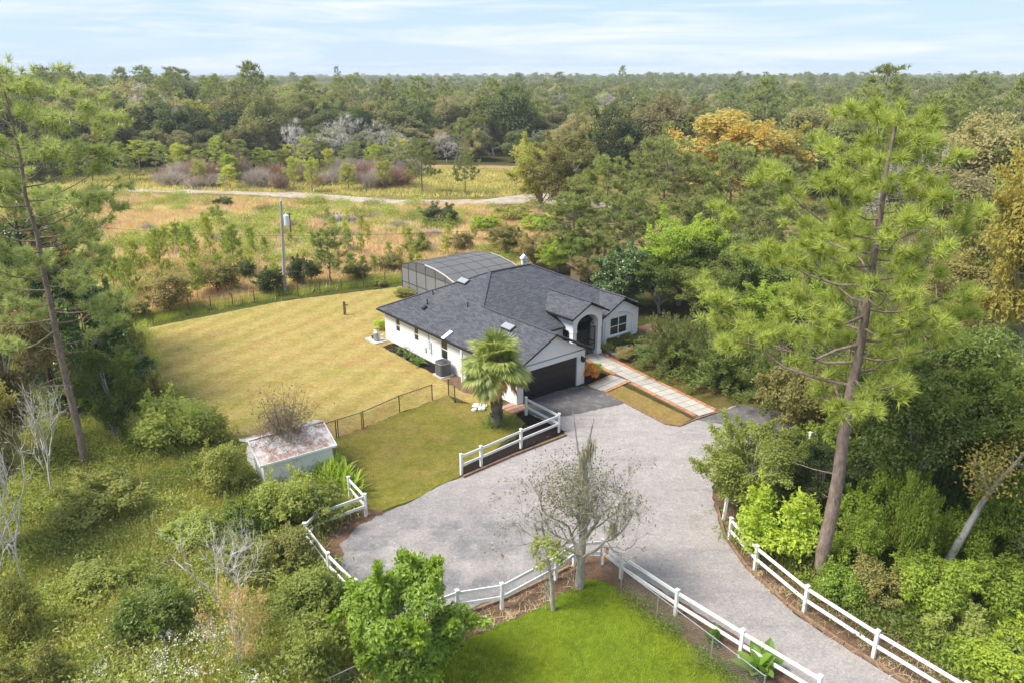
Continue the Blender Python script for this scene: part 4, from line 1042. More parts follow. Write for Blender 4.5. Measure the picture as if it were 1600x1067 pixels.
def add_broadleaf(V, H, W, th, nl, lr, nleaf, ls, flat=.8, low=.2, limb=True, trunk_r=None, asp=.55, origin=(0, 0, 0), skew=(0, 0), shoots=.8):
    """Trunk, limbs to every lobe, and leaves spread through uneven lobes of the crown."""
    r = V.r; o = NP.array(origin, float); ch = (H - th) / 2; zc = th + ch
    lobes = []
    while len(lobes) < nl:
        d = rdir(r, 1)[0]; rad = r.uniform(.35, 1) ** .5
        p = NP.array([d[0] * W/2 * .78 * rad, d[1] * W/2 * .78 * rad, zc + d[2] * ch * .8 * rad])
        if d[2] < -.3 and r.random() > low: continue
        p[:2] *= 1 - .35 * max(0, (p[2] - zc) / ch) ** 2
        p[:2] += NP.array(skew) * (p[2] / H)
        lobes.append(p)
    lobes = NP.array(lobes); lrad = lr * W * r.uniform(.6, 1.25, nl)
    tr = trunk_r or H * .018
    top = NP.array([skew[0] * .6, skew[1] * .6, th + ch * .9])
    n = 6; t = NP.linspace(0, 1, n)[:, None]; tp = t * top; tp[1:, :2] += r.normal(size=(n - 1, 2)) * H * .012
    if limb:
        V.tube(tp + o, tr * (1.15 - .85 * t[:, 0]), 7)
        for p, q in zip(lobes, lrad):
            if r.random() < .3 and nl > 14: continue
            k = r.uniform(.3, .9); a = tp[min(n - 1, int(k * (n - 1)))]
            m = (a + p) / 2 + r.normal(size=3) * W * .03 + NP.array([0, 0, .06 * W * r.uniform(-.5, 1)])
            V.tube(NP.array([a, m, p]) + o, [tr * .42, tr * .28, tr * .1], 5)
    wgt = lrad ** 2; cnt = NP.maximum(3, (nleaf * wgt / wgt.sum()).astype(int))
    idx = NP.repeat(NP.arange(nl), cnt); N = len(idx)
    d = rdir(r, N); d[:, 2] = NP.where((d[:, 2] < -.35) & (r.random(N) < .6), -d[:, 2], d[:, 2])
    rad = lrad[idx] * (1 - .55 * r.random(N) ** 1.6) * r.uniform(.85, 1.12, N)
    c = lobes[idx] + d * rad[:, None] * NP.array([1, 1, flat]); c[:, 2] = NP.maximum(c[:, 2], .05 * H)
    nrm = unit(d * .6 + NP.array([-.15, 0, .75]) + r.normal(size=(N, 3)) * .5)
    ax = unit(NP.cross(nrm, r.normal(size=(N, 3))) + NP.array([0, 0, -.25]))
    s = ls * r.uniform(.6, 1.35, N)
    lobet = r.random(nl)
    ns = max(2, int(nl * shoots)); nn = max(6, N // 60)                 # leafy shoots that break the outline
    for q in range(ns):
        k = r.integers(nl); sd = unit(rdir(r, 1)[0] + unit(lobes[k] - [0, 0, zc]) * .6 + [0, 0, .7]); f = r.uniform(.5, 1.75, nn)[:, None] * lrad[k]
        cc = lobes[k] + sd * f + r.normal(size=(nn, 3)) * lrad[k] * .13; a2 = unit(sd + rdir(r, nn)); s2 = ls * r.uniform(.6, 1.2, nn)
        cc[:, 2] = NP.maximum(cc[:, 2], .05 * H)
        V.leaves(cc + o, a2, rdir(r, nn) + [0, 0, .7], s2, s2 * asp, NP.clip(.5 + .5 * r.random(nn), 0, 1))
    V.leaves(c + o - ax * s[:, None] * .5, ax, nrm, s, s * asp, NP.clip(.6 * r.random(N) + .4 * lobet[idx], 0, 1))
    return lobes + o, lrad

def add_tufts(V, c, ax, K, ln, w, spread=.9, tint=None):
    """Pine needle pom-poms at points c along axes ax."""
    r = V.r; n = len(c); ax = unit(ax)
    a = NP.repeat(c, K, 0); A = NP.repeat(ax, K, 0); d = unit(A * r.uniform(.15, 1.0, (n * K, 1)) + rdir(r, n * K) * spread + NP.array([0, 0, .08]))
    L = ln * r.uniform(.7, 1.15, (n * K, 1))
    back = A * r.uniform(-.55, .1, (n * K, 1)) * ln
    t = NP.repeat(r.random(n), K) * .55 + .45 * r.random(n * K)
    V.blades(a + back, a + back + d * L, w, t if tint is None else tint)

def add_pine(V, H, z0, env, nbr, tuft_n, K, nl, nw, trunk_r, droop=.1, lean=(0, 0), side=7, dead=0, bare_low=0):
    """Straight pine: branches from height z0 to the top; env(h, azimuth) gives reach in metres."""
    r = V.r; n = 12; t = NP.linspace(0, 1, n); tp = NP.stack([lean[0] * t + r.normal(size=n) * .04 * (t > 0), lean[1] * t + r.normal(size=n) * .04 * (t > 0), H * t], 1)
    V.tube(tp, trunk_r * (1 - .82 * t ** 1.2), side)
    cs, axs = [], []
    def trunk_at(z): return NP.array([NP.interp(z, tp[:, 2], tp[:, i]) for i in range(3)])
    az = r.uniform(0, 6.28)
    for b in range(nbr):
        u = (b + r.uniform(-.4, .4)) / nbr; z = z0 + (H * .985 - z0) * min(max(u, 0), 1) ** .85
        az += 2.4 + r.uniform(-.5, .5); reach = env(z, az) * r.uniform(.7, 1.1)
        hd = NP.array([math.cos(az), math.sin(az), 0.]); p0 = trunk_at(z); up = r.uniform(.05, .45) + .6 * ((z - z0) / (H - z0)) ** 2
        k = 6; q = NP.linspace(0, 1, k)[:, None]
        path = p0 + hd * reach * q + NP.array([0, 0, 1.]) * reach * (up * q ** 1.4 - droop * 2.2 * q * (1 - q)) + r.normal(size=(k, 3)) * reach * .035 * q
        br = max(.012, trunk_r * .26 * min(1, reach / 4) * (1.1 - .6 * (z - z0) / (H - z0)))
        V.tube(path, br * (1 - .8 * q[:, 0]), 5)
        ns = max(2, int(reach * tuft_n / 2.2))
        for j in range(ns):
            f = r.uniform(.38 - .2 * (z - z0) / (H - z0), 1.0); i = f * (k - 1); i0 = min(k - 2, int(i)); pb = path[i0] + (path[i0+1] - path[i0]) * (i - i0)
            d = unit(hd * r.uniform(.3, 1) + NP.cross(hd, [0, 0, 1]) * r.uniform(-1.1, 1.1) + NP.array([0, 0, r.uniform(.0, .8)]))
            sl = r.uniform(.25, .6) * reach ** .55 * (1.15 - .5 * f) + .1
            e = pb + d * sl; V.tube([pb, (pb + e) / 2 + [0, 0, -.04], e], [br * .3, br * .22, .008], 3)
            mcount = 3 + int(sl / .3)
            for _ in range(mcount):
                cs.append(e + r.normal(size=3) * .24 * NP.array([1, 1, .55]) + d * .02); axs.append(d + NP.array([0, 0, .45]) + r.normal(size=3) * .25)
        cs.append(path[-1]); axs.append(path[-1] - path[-2] + NP.array([0, 0, .2]))
    for _ in range(4): cs.append(trunk_at(H) + r.normal(size=3) * .2); axs.append(NP.array([0, 0, 1.]) + r.normal(size=3) * .3)
    cs, axs = NP.array(cs), NP.array(axs)
    add_tufts(V, cs, axs, K, nl, nw)
    for _ in range(bare_low):                         # dead stubs below the crown
        z = r.uniform(z0 * .45, z0 * 1.05); a = r.uniform(0, 6.28); L = r.uniform(.5, 2.0); hd = NP.array([math.cos(a), math.sin(a), r.uniform(-.1, .25)]); p0 = trunk_at(z)
        V.tube([p0, p0 + hd * L * .5, p0 + hd * L + r.normal(size=3) * .1], [.035, .025, .008], 4)
    return len(cs)

def add_bare(V, H, th, levels, spread=.6, r0=.16, n0=5, twig=True, origin=(0, 0, 0), lean=(0, 0), tw=.012, gravity=0.0, nc=(2, 4), ratio=(.55, .82), twn=4, decay=.55):
    """Leafless branching tree; returns the twig ends."""
    r = V.r; ends = []
    def go(p, d, L, rad, lev):
        k = 4; pts = [p]; dd = d.copy()
        for i in range(k):
            dd = unit(dd + r.normal(size=3) * .16 + NP.array([0, 0, .05 - gravity])); pts.append(pts[-1] + dd * L / k)
        V.tube(NP.array(pts), NP.linspace(rad, rad * .55, k + 1), 6 if lev > 1 else 4)
        if lev == 0: ends.append((pts[-1], dd, L)); return
        m = n0 if lev == levels else r.integers(*nc)
        for i in range(m):
            f = r.uniform(.45, 1.0) if i else 1.0; q = f * k; i0 = min(k - 1, int(q)); pb = pts[i0] + (pts[i0+1] - pts[i0]) * (q - i0)
            nd = unit(dd + rdir(r, 1)[0] * spread * 1.35); go(pb, nd, L * r.uniform(*ratio), rad * decay * r.uniform(.75, 1), lev - 1)
    o = NP.array(origin, float); go(o, unit(NP.array([lean[0], lean[1], 1.])), th, r0, levels)
    if twig and ends:
        P = NP.array([e[0] for e in ends]); D = NP.array([e[1] for e in ends]); Ls = NP.array([e[2] for e in ends]); m = twn
        a = NP.repeat(P, m, 0); L = NP.repeat(Ls, m)[:, None]; b = a + unit(NP.repeat(D, m, 0) + rdir(r, len(a)) * .8) * L * r.uniform(.5, 1.1, (len(a), 1))
        V.twigs(a, b, tw); V.twigs(b, b + unit(b - a + rdir(r, len(a)) * L * .6) * L * .5, tw * .7)
    return ends

# ---- prototypes: (wood mesh, foliage mesh) pairs
PROTO = {}
def measure(key, V):
    z = NP.concatenate(V.lv or V.wv); c = NP.abs(z[:, :2]); PROTO[key + '#'] = (float(NP.percentile(z[:, 2], 99.5)), float(NP.percentile(c, 98) * 2))
def proto(key, V, wm, lm): PROTO[key] = (V.wood(key + '_trunk', BM[wm]) if V.wv else None, V.foliage(key + '_crown', LM[lm]) if V.lv else None)
def near_tree(name, key, loc, label, cat='tree', rz=0.0, sc=1.0, leaf=None, group=None, bark=None, parts=('trunk', 'crown')):
    o = thing(name, loc, label, cat, rz, group); o.scale = (sc, sc, sc) if not hasattr(sc, '__len__') else sc
    w, l = PROTO[key]
    for me, pn, mt, dic in ((w, parts[0], bark, BM), (l, parts[1], leaf, LM)):
        if me is None: continue
        c = link(pn, me, o)
        if mt: c.material_slots[0].link = 'OBJECT'; c.material_slots[0].material = dic[mt]
    return o

def scatter(name, pts, scl, rot, src_mesh, label, cat=None):
    """Uncountable cover: one object that strews a source mesh over points (geometry nodes)."""
    n = len(pts)
    if n == 0: return
    me = bpy.data.meshes.new(name); me.vertices.add(n); me.vertices.foreach_set('co', NP.asarray(pts, NP.float32).ravel())
    a = me.attributes.new('sc', 'FLOAT_VECTOR', 'POINT'); sc3 = NP.asarray(scl, NP.float32); sc3 = NP.repeat(sc3[:, None], 3, 1) if sc3.ndim == 1 else sc3
    a.data.foreach_set('vector', sc3.ravel())
    a = me.attributes.new('rz', 'FLOAT', 'POINT'); a.data.foreach_set('value', NP.asarray(rot, NP.float32))
    o = link(name, me); tag(o, label, None, None, 'stuff')
    src = bpy.data.objects.new(name + '_source', src_mesh)          # never linked to the scene
    g = bpy.data.node_groups.new(name, 'GeometryNodeTree')
    g.interface.new_socket('Geometry', in_out='INPUT', socket_type='NodeSocketGeometry'); g.interface.new_socket('Geometry', in_out='OUTPUT', socket_type='NodeSocketGeometry')
    gi, go = g.nodes.new('NodeGroupInput'), g.nodes.new('NodeGroupOutput')
    oi = g.nodes.new('GeometryNodeObjectInfo'); oi.inputs['Object'].default_value = src; oi.inputs['As Instance'].default_value = True
    ip = g.nodes.new('GeometryNodeInstanceOnPoints')
    na = g.nodes.new('GeometryNodeInputNamedAttribute'); na.data_type = 'FLOAT_VECTOR'; na.inputs['Name'].default_value = 'sc'
    nr = g.nodes.new('GeometryNodeInputNamedAttribute'); nr.data_type = 'FLOAT'; nr.inputs['Name'].default_value = 'rz'
    cx = g.nodes.new('ShaderNodeCombineXYZ')
    g.links.new(gi.outputs[0], ip.inputs['Points']); g.links.new(oi.outputs['Geometry'], ip.inputs['Instance'])
    g.links.new(nr.outputs[0], cx.inputs['Z']); g.links.new(cx.outputs[0], ip.inputs['Rotation']); g.links.new(na.outputs[0], ip.inputs['Scale'])
    g.links.new(ip.outputs[0], go.inputs[0])
    md = o.modifiers.new('scatter', 'NODES'); md.node_group = g
    return o
def inside(P, poly):
    """Points (n,2) inside a polygon of (x, y)."""
    x, y = P[:, 0], P[:, 1]; res = NP.zeros(len(P), bool); n = len(poly)
    for i in range(n):
        x0, y0 = poly[i][:2]; x1, y1 = poly[(i + 1) % n][:2]
        c = ((y0 > y) != (y1 > y)) & (x < (x1 - x0) * (y - y0) / (y1 - y0 + 1e-12) + x0); res ^= c
    return res
def strew(rng, pix, density, world=False):
    poly = [p for p in pix] if world else [tuple(ground(*p))[:2] for p in pix]
    A = NP.array(poly); lo, hi = A.min(0), A.max(0); n = int((hi - lo).prod() * density)
    P = rng.uniform(lo, hi, (n, 2)); return P[inside(P, poly)]
# ---------------------------------------------------------------- plant prototypes
def mk_oak(key, seed, H, W, th, nl, lr, nleaf, ls, lm, wm='oak', **k):
    V = Veg(seed); add_broadleaf(V, H, W, th, nl, lr, nleaf, ls, **k); proto(key, V, wm, lm); measure(key, V)
for i in range(4):
    mk_oak('oak%d' % i, 10 + i, 14, 11 + i * .6, .8, 24 + 3 * i, .165, 9000, .46, 'oak', flat=.8, low=.9, shoots=.4)
for i in range(3):
    mk_oak('thick%d' % i, 20 + i, 9, 7.5, 1.2, 42, .13, 17000, .2, 'thick', 'grey', flat=.7, low=.6)
for i in range(3):
    mk_oak('shrub%d' % i, 30 + i, 2.2, 2.8, .15, 22, .17, 5200, .13, 'weed', 'dark', flat=.8, low=.9)
mk_oak('mound0', 36, 3.6, 3.2, .05, 30, .15, 9000, .13, 'vine', 'dark', flat=1.1, low=1, limb=True)
mk_oak('mound1', 37, 3.6, 3.2, .05, 24, .17, 9000, .13, 'vine', 'dark', flat=1.2, low=1, limb=True)
mk_oak('citrus', 40, 4.4, 4.6, .4, 46, .115, 15000, .17, 'citrus', 'grey', flat=.75, low=.8)
mk_oak('glossy', 41, 6, 6, .6, 40, .12, 14000, .2, 'glossy', 'grey', flat=.8, low=.8)
def mk_feather(key, seed):
    """Wide shrub of long arching sprays with small leaflets."""
    V = Veg(seed); r = V.r
    for b in range(120):
        a = r.uniform(0, 6.28); el = r.uniform(.15, 1.2); L = r.uniform(2.2, 4.2); hd = NP.array([math.cos(a) * math.cos(el), math.sin(a) * math.cos(el), math.sin(el)])
        t = NP.linspace(0, 1, 7)[:, None]; p = NP.array([r.normal() * .6, r.normal() * .6, .4]) + hd * L * t + NP.array([0, 0, -1.]) * L * .42 * t ** 2.2 * math.cos(el); p[:, 2] = NP.maximum(p[:, 2], .15)
        V.tube(p, .022 * (1 - .8 * t[:, 0]), 3)
        m = 110; q = r.uniform(.25, 1, m); c = NP.stack([NP.interp(q, t[:, 0], p[:, i]) for i in range(3)], 1) + r.normal(size=(m, 3)) * .07
        side = NP.cross(hd, [0, 0, 1.]); d = unit(hd * .4 + side * r.choice([-1, 1], (m, 1)) * r.uniform(.5, 1, (m, 1)) + NP.array([0, 0, -.15]) + r.normal(size=(m, 3)) * .25)
        V.leaves(c, d, NP.array([0, 0, 1.]) + r.normal(size=(m, 3)) * .35, .27 * r.uniform(.6, 1.2, m), .07)
    proto(key, V, 'dark', 'thick'); PROTO[key + '#'] = (3.6, 7.0)
mk_feather('feather', 45)

def mk_pine(key, seed, H, z0, env, nbr, tn, K, nl, nw, tr, lm, **k):
    V = Veg(seed); add_pine(V, H, z0, env, nbr, tn, K, nl, nw, tr, **k); proto(key, V, 'pine', lm)
    measure(key, V)
def env_round(z0, H, R, lo=.55):
    return lambda z, a: R * (lo + (1 - lo) * math.sin(math.pi * min(1, max(0, (z - z0) / (H - z0) * .75 + .22)))) * (1 - .72 * max(0, (z - z0) / (H - z0)) ** 3)
for i in range(3):
    mk_pine('pinefar%d' % i, 50 + i, 16, 6, env_round(6, 16, 3.4), 34, 2.0, 13, .62, .1, .2, 'pinemid')
for i in range(3):
    mk_pine('pinemid%d' % i, 60 + i, 13, 3.6, env_round(3.6, 13, 5.4, .7), 50, 2.7, 34, .46, .05, .2, 'pinemid', bare_low=6)
for i in range(3):
    mk_pine('pineyoung%d' % i, 70 + i, 4, .9, lambda z, a: .95 * (1.1 - z / 4.4), 17, 2, 30, .34, .035, .05, 'pineyoung', side=5)
def mk_bare(key, seed, H, levels, wm, **k):
    V = Veg(seed); add_bare(V, H, H * .36, levels, **k); w = V.wood(key + '_trunk', BM[wm]); PROTO[key] = (w, None)
    z = NP.concatenate(V.wv); PROTO[key + '#'] = (float(z[:, 2].max()), float(NP.ptp(z[:, 0])))
mk_bare('bare0', 80, 12, 5, 'grey', spread=.5, r0=.2, n0=6, tw=.03, twn=10); mk_bare('bare1', 81, 12, 5, 'grey', spread=.6, r0=.2, n0=7, tw=.03, twn=10)
mk_bare('baren', 82, 7, 4, 'white', spread=.5, r0=.14, n0=4, tw=.012, twn=3, ratio=(.6, .9), decay=.72)
def mk_brush(key, seed, lm, n=420, H=2.6, W=3.2, w=.04):
    V = Veg(seed); r = V.r; a = NP.stack([r.normal(size=n) * W * .16, r.normal(size=n) * W * .16, NP.zeros(n)], 1)
    g = r.integers(0, 9, n); gd = r.normal(size=(9, 2)) * .5; gh = r.uniform(.5, 1.1, 9)
    d = unit(NP.stack([gd[g, 0] + r.normal(size=n) * .22, gd[g, 1] + r.normal(size=n) * .22, NP.ones(n)], 1)); b = a + d * H * gh[g][:, None] * r.uniform(.5, 1, (n, 1)); V.blades(a, b, w)
    m = 3; bb = NP.repeat(a + (b - a) * .6, m, 0); V.blades(bb, bb + unit(NP.repeat(d, m, 0) + rdir(r, n * m) * .7) * H * .35, w * .7)
    proto(key, V, 'grey', lm); PROTO[key + '#'] = (H, W)
mk_brush('brush0', 90, 'grey'); mk_brush('brush1', 91, 'rust')

def height_to(base, py):
    return CAM_H - base.y * math.tan(PITCH + math.atan((py - 533.5) / FPX))
def put(name, key, bx, by, top, wpx, label, leaf=None, cat='tree', group=None, bark=None, parts=('trunk', 'crown'), rz=None):
    b = ground(bx, by); H = height_to(b, top); D = b.y * math.cos(PITCH) + (CAM_H - H / 2) * math.sin(PITCH); W = wpx * D / FPX
    ph, pw = PROTO[key + '#']
    return near_tree(name, key, b, label, cat, random.uniform(0, 6.28) if rz is None else rz, (W / pw, W / pw, H / ph), leaf, group, bark, parts)

# ---------------------------------------------------------------- the tall pine right of the drive
V = Veg(101)
bp_ = ground(1280, 912)
def env_big(z, a):
    u = (z - 8.3) / 11.1; left = max(0, -math.cos(a)); rgt = max(0, math.cos(a))
    R = NP.interp(u, [0, .15, .3, .5, .7, .85, 1], [4.4, 5.0, 4.7, 4.2, 3.3, 2.4, .9])
    return R * (1 + .8 * left * max(0, 1 - u * 1.4) - .2 * rgt) * (1 - .2 * max(0, -math.sin(a)))
add_pine(V, 19.4, 8.3, env_big, 46, 2.9, 88, .42, .03, .30, droop=.16, lean=(.1, .2), side=10, bare_low=5)
PROTO['bigpine'] = (V.wood('bigpine_trunk', BM['pine']), V.foliage('bigpine_crown', LM['pine']))
near_tree('pine_tree', 'bigpine', bp_, 'tallest pine with bare straight trunk rising beside the drive fence', 'tree')
# second bare trunk right behind it
put('pine_tree', 'pinemid1', 1296, 745, 330, 150, 'shaded pine trunk standing close behind the tallest pine', 'pine')
# the tall pine at the left edge
V = Veg(102)
def env_left(z, a): return float(NP.interp(z, [7, 9, 12, 13.5, 16, 18.5, 21], [3.8, 4.2, 3.0, 4.4, 4.2, 3.2, 1.0]))
add_pine(V, 20.9, 7.5, env_left, 54, 3.2, 52, .43, .034, .21, droop=.12, side=9, bare_low=18)
PROTO['leftpine'] = (V.wood('leftpine_trunk', BM['pine']), V.foliage('leftpine_crown', LM['pinegrey']))
near_tree('pine_tree', 'leftpine', ground(135, 736), 'tall pine with dark straight trunk at the left edge', 'tree')
# dead-limbed pine with rusty needle ends reaching right
V = Veg(103); r = V.r
V.tube(NP.array([[0, 0, 0], [.1, 0, 4], [-.1, .1, 8], [.1, 0, 12.5]]), [.2, .17, .13, .05], 8)
ends = []
for b in range(13):
    z = r.uniform(7.5, 12.6); a = r.uniform(-1.0, 1.2) if b < 9 else r.uniform(0, 6.28); L = r.uniform(2.5, 5.5); hd = NP.array([math.cos(a), math.sin(a), r.uniform(.0, .35)])
    t = NP.linspace(0, 1, 8)[:, None]; p = NP.array([0, 0, z]) + hd * L * t + r.normal(size=(8, 3)) * .12 * t + NP.array([0, 0, .5]) * NP.sin(t * 3) * r.uniform(-.6, .6)
    V.tube(p, NP.linspace(.075, .02, 8), 5)
    for j in range(9):
        i = r.integers(2, 8); d = unit(hd + rdir(r, 1)[0] * .9); q = p[i] + d * r.uniform(.5, 1.5); V.tube([p[i], (p[i] + q) / 2 + r.normal(size=3) * .08, q], [.025, .018, .007], 4)
        for k in range(3): q2 = q + unit(d + rdir(r, 1)[0]) * r.uniform(.2, .6); V.tube([q, q2], [.009, .004], 3); ends.append((q2, d))
P_ = NP.array([e[0] for e in ends]); D_ = NP.array([e[1] for e in ends]); sel = r.random(len(P_)) < .3
add_tufts(V, P_[sel], D_[sel], 30, .3, .016)
PROTO['deadpine'] = (V.wood('deadpine_trunk', BM['dark']), V.foliage('deadpine_crown', LM['dead']))
near_tree('pine_tree', 'deadpine', ground(88, 640), 'dying pine with dark twisting limbs and rusty needle ends at left', 'tree')

# ---------------------------------------------------------------- sparse mossy oak in the middle of the drive fence
V = Veg(110); r = V.r
mb0 = ground(905, 917); Hm = 8.2
tp = NP.array([[0, 0, 0], [.05, 0, 1.5], [.1, .02, 3.2], [.12, .05, 4.6], [.05, .1, 6.2], [.35, .1, 8.0]]); V.tube(tp, [.2, .17, .15, .13, .09, .02], 9)
V.tube(NP.array([[.1, 0, 5.2], [-.25, .1, 6.6], [-.5, .1, 8.4]]), [.08, .05, .015], 6)
ends = add_bare(V, 8, 2.5, 4, spread=.62, r0=.16, decay=.6, gravity=-.09, n0=7, tw=.009, nc=(2, 5), ratio=(.5, .82))
E1 = NP.array([e[0] for e in ends]); D1 = NP.array([e[1] for e in ends]); lv, ms = [], []
for rep in range(4):
    tt = E1 + unit(D1 + rdir(r, len(E1)) * .9) * r.uniform(.2, .95, (len(E1), 1)); V.twigs(E1, tt, .009); V.twigs(tt, tt + rdir(r, len(tt)) * .3, .006); lv.append(tt)
ms = E1
lv = NP.concatenate(lv); m = r.random(len(lv)) < .5; c = NP.repeat(lv[m], 4, 0) + r.normal(size=(m.sum() * 4, 3)) * .12
core = NP.stack([r.normal(size=2600) * .8 - .4, r.normal(size=2600) * .6, r.normal(size=2600) * .85 + 4.6], 1); c = NP.concatenate([c, core])
V.leaves(c, rdir(r, len(c)), rdir(r, len(c)) + [0, 0, .8], .11 * r.uniform(.6, 1.3, len(c)), .055)
w_ = V.wood('moss_oak_trunk', BM['lichen']); l_ = V.foliage('moss_oak_crown', LM['mossleaf']); PROTO['mossoak'] = (w_, l_)
mo = near_tree('mossy_oak', 'mossoak', mb0, 'sparse grey oak hung with moss in front of the gravel drive', 'tree')
V = Veg(111); r = V.r
ms = ms[r.random(len(ms)) < .3]
for p in ms:
    n = 18; L = r.uniform(.2, .55); a = p + r.normal(size=(n, 3)) * .05; V.blades(a, a + NP.stack([r.normal(size=n) * .05, r.normal(size=n) * .05, -L * r.uniform(.4, 1, n)], 1), .022)
for p, L in ((tuple(ms[3]), 1.5), ((-.05, -.1, 6.5), 1.5), ((.25, 0, 6.9), 1.3), (tuple(ms[len(ms) // 2]), 1.0), (tuple(ms[-2]), .9)):
    n = 150; a = NP.array(p) + r.normal(size=(n, 3)) * [.09, .09, .12]; V.blades(a, a + NP.stack([r.normal(size=n) * .06, r.normal(size=n) * .06, -L * r.uniform(.3, 1, n)], 1), .024)
link('moss', V.foliage('moss', LM['moss']), mo)
# slim sapling left of it
V = Veg(112); r = V.r
V.tube(NP.array([[0, 0, 0], [-.08, 0, 1.2], [-.2, .05, 2.2], [-.45, .1, 3.4]]), [.1, .085, .06, .02], 7)
add_broadleaf(V, 3.7, 2.2, 1.5, 16, .11, 800, .13, limb=True, trunk_r=.02, origin=(-.3, 0, 0))
for k in range(90):
    a = r.uniform(0, 6.28); p = NP.array([-.2, 0, r.uniform(1.8, 3.0)]); q = p + NP.array([math.cos(a), math.sin(a), r.uniform(.1, .8)]) * r.uniform(.5, 1.2); V.tube([p, q], [.008, .003], 3)
PROTO['sapling'] = (V.wood('sapling_trunk', BM['lichen']), V.foliage('sapling_crown', LM['weed']))
near_tree('sapling', 'sapling', ground(864, 952), 'small leafy sapling before the white fence left of mossy oak', 'tree')

# ---------------------------------------------------------------- sabal palm beside the garage
V = Veg(120); r = V.r
PHT = 3.5
V.tube(NP.array([[0, 0, 0], [0, 0, .5], [.02, 0, 2], [0, 0, PHT]]), [.36, .27, .25, .24], 12)
for k in range(120):                                # boot stubs
    a = r.uniform(0, 6.28); z = r.uniform(.3, PHT); hd = NP.array([math.cos(a), math.sin(a), 0]); p = hd * .24 + [0, 0, z]; V.tube([p, p + hd * .1 + [0, 0, .22]], [.05, .02], 4)
palm_w = V.wood('palm_trunk', BM['oak'])
palm = thing('palm_tree', ground(776, 664), 'fan palm with shaggy drooping fronds in front of the garage', 'tree'); palm.scale = (1.22, 1.22, 1.12)
link('trunk', palm_w, palm)
def frond(V, a, el, dead=False):
    r = V.r; Lp = r.uniform(.6, 1.1); hd = NP.array([math.cos(a) * math.cos(el), math.sin(a) * math.cos(el), math.sin(el)])
    p0 = NP.array([0, 0, PHT + r.uniform(-.2, .25)]); e = p0 + hd * Lp + NP.array([0, 0, -.22 * Lp * math.cos(el)]); V.tube([p0, (p0 + e) / 2 + [0, 0, .08], e], [.03, .022, .016], 4)
    side = unit(NP.cross(hd, [0, 0, 1.])); ax = unit(e - p0 + NP.array([0, 0, -.25])); n = 46
    for s in NP.linspace(-2.1, 2.1, n):
        d = unit(ax * math.cos(s) + side * math.sin(s) + NP.array([0, 0, .12 * abs(s)])); L = r.uniform(.85, 1.15) * (1.1 - .12 * abs(s)); b = e + d * L * .62
        tip = b + unit(d + NP.array([0, 0, -.55 if not dead else -2.2])) * L * .42
        nrm = NP.cross(d, side) + [0, 0, .01]; w = unit(NP.cross(d, nrm)) * .055
        v = NP.array([e, b + w, tip, b - w]); V.lv.append(v); V.l4.append(V.ln + NP.array([[0, 1, 2, 3]])); V.ln += 4; V.lt.append(NP.full(4, r.random()))
for i in range(63):
    V2 = Veg(200 + i); a = i * 2.4 + .3; el = [1.35, 1.0, .65, .3, -.05, -.45, -.85][i % 7] + V2.r.uniform(-.15, .15); dead = i % 7 == 6
    frond(V2, a, el, dead); c = link('frond', V2.both('frond', BM['oak'], LM['palmdead' if dead else 'palm']), palm)
V = Veg(121); r = V.r; n = 700; a = NP.stack([r.normal(size=n) * .25, r.normal(size=n) * .25, NP.full(n, PHT)], 1); V.blades(a, a + NP.stack([r.normal(size=n) * .75, r.normal(size=n) * .75, -r.uniform(.1, 1.1, n)], 1), .02)
link('flower_stalk', V.foliage('flower_stalk', LM['palmdead']), palm)
V = Veg(122); r = V.r; n = 260; a = NP.stack([r.normal(size=n) * .3, r.normal(size=n) * .3, NP.zeros(n)], 1); V.blades(a, a + NP.stack([r.normal(size=n) * .35, r.normal(size=n) * .35, r.uniform(.3, .9, n)], 1), .035)
link('foot_grass', V.foliage('foot_grass', LM['fern']), palm)

# ---------------------------------------------------------------- broad-leaved garden plants
def blade_leaf(V, p, d, L, W, droop, seg=6, tint=None):
    """A long curved leaf with a folded midrib."""
    d = unit(NP.asarray(d, float)); t = NP.linspace(0, 1, seg); path = NP.asarray(p) + NP.outer(t, d) * L + NP.outer(t ** 2, [0, 0, -1.]) * droop * L
    side = unit(NP.cross(d, [0, 0, 1.]) + 1e-6); w = W * NP.sin(NP.pi * (t * .86 + .12)) ** .8 * .5; w[-1] = .003
    up = unit(NP.cross(side, d)); l = path - side * w[:, None] + up * w[:, None] * .45; rr2 = path + side * w[:, None] + up * w[:, None] * .45
    v = NP.concatenate([l, path, rr2]); f = []
    for i in range(seg - 1):
        f += [[i, i + 1, seg + i + 1, seg + i], [seg + i, seg + i + 1, 2 * seg + i + 1, 2 * seg + i]]
    V.lv.append(v); V.l4.append(V.ln + NP.array(f)); V.ln += len(v); V.lt.append(NP.full(len(v), V.r.random() if tint is None else tint))
def clump(name, loc, n, L, W, lean, droop, leaf, label, seed, up=.8, cat='plant', spread=.25, group=None):
    o = thing(name, loc, label, cat, group=group); V0 = Veg(seed); r = V0.r
    for i in range(n):
        V = Veg(seed * 31 + i); a = r.uniform(0, 6.28); e = r.uniform(lean, 1.0); l = L * r.uniform(.6, 1.1)
        blade_leaf(V, [r.normal() * spread, r.normal() * spread, .05], [math.cos(a) * (1.1 - e), math.sin(a) * (1.1 - e), e * up + .1], l, W * r.uniform(.8, 1.15), droop * r.uniform(.5, 1.3))
        link('leaf', V.foliage('leaf', LM[leaf]), o)
    return o
clump('banana_plant', ground(1186, 1052), 18, 1.4, .5, .4, .2, 'banana', 'large banana plant with paddle leaves at the white drive fence', 301, spread=.12)
clump('banana_plant', ground(1113, 1004), 10, 1.0, .4, .45, .16, 'banana', 'small banana plant by the chain link fence beside the drive', 302, spread=.08)
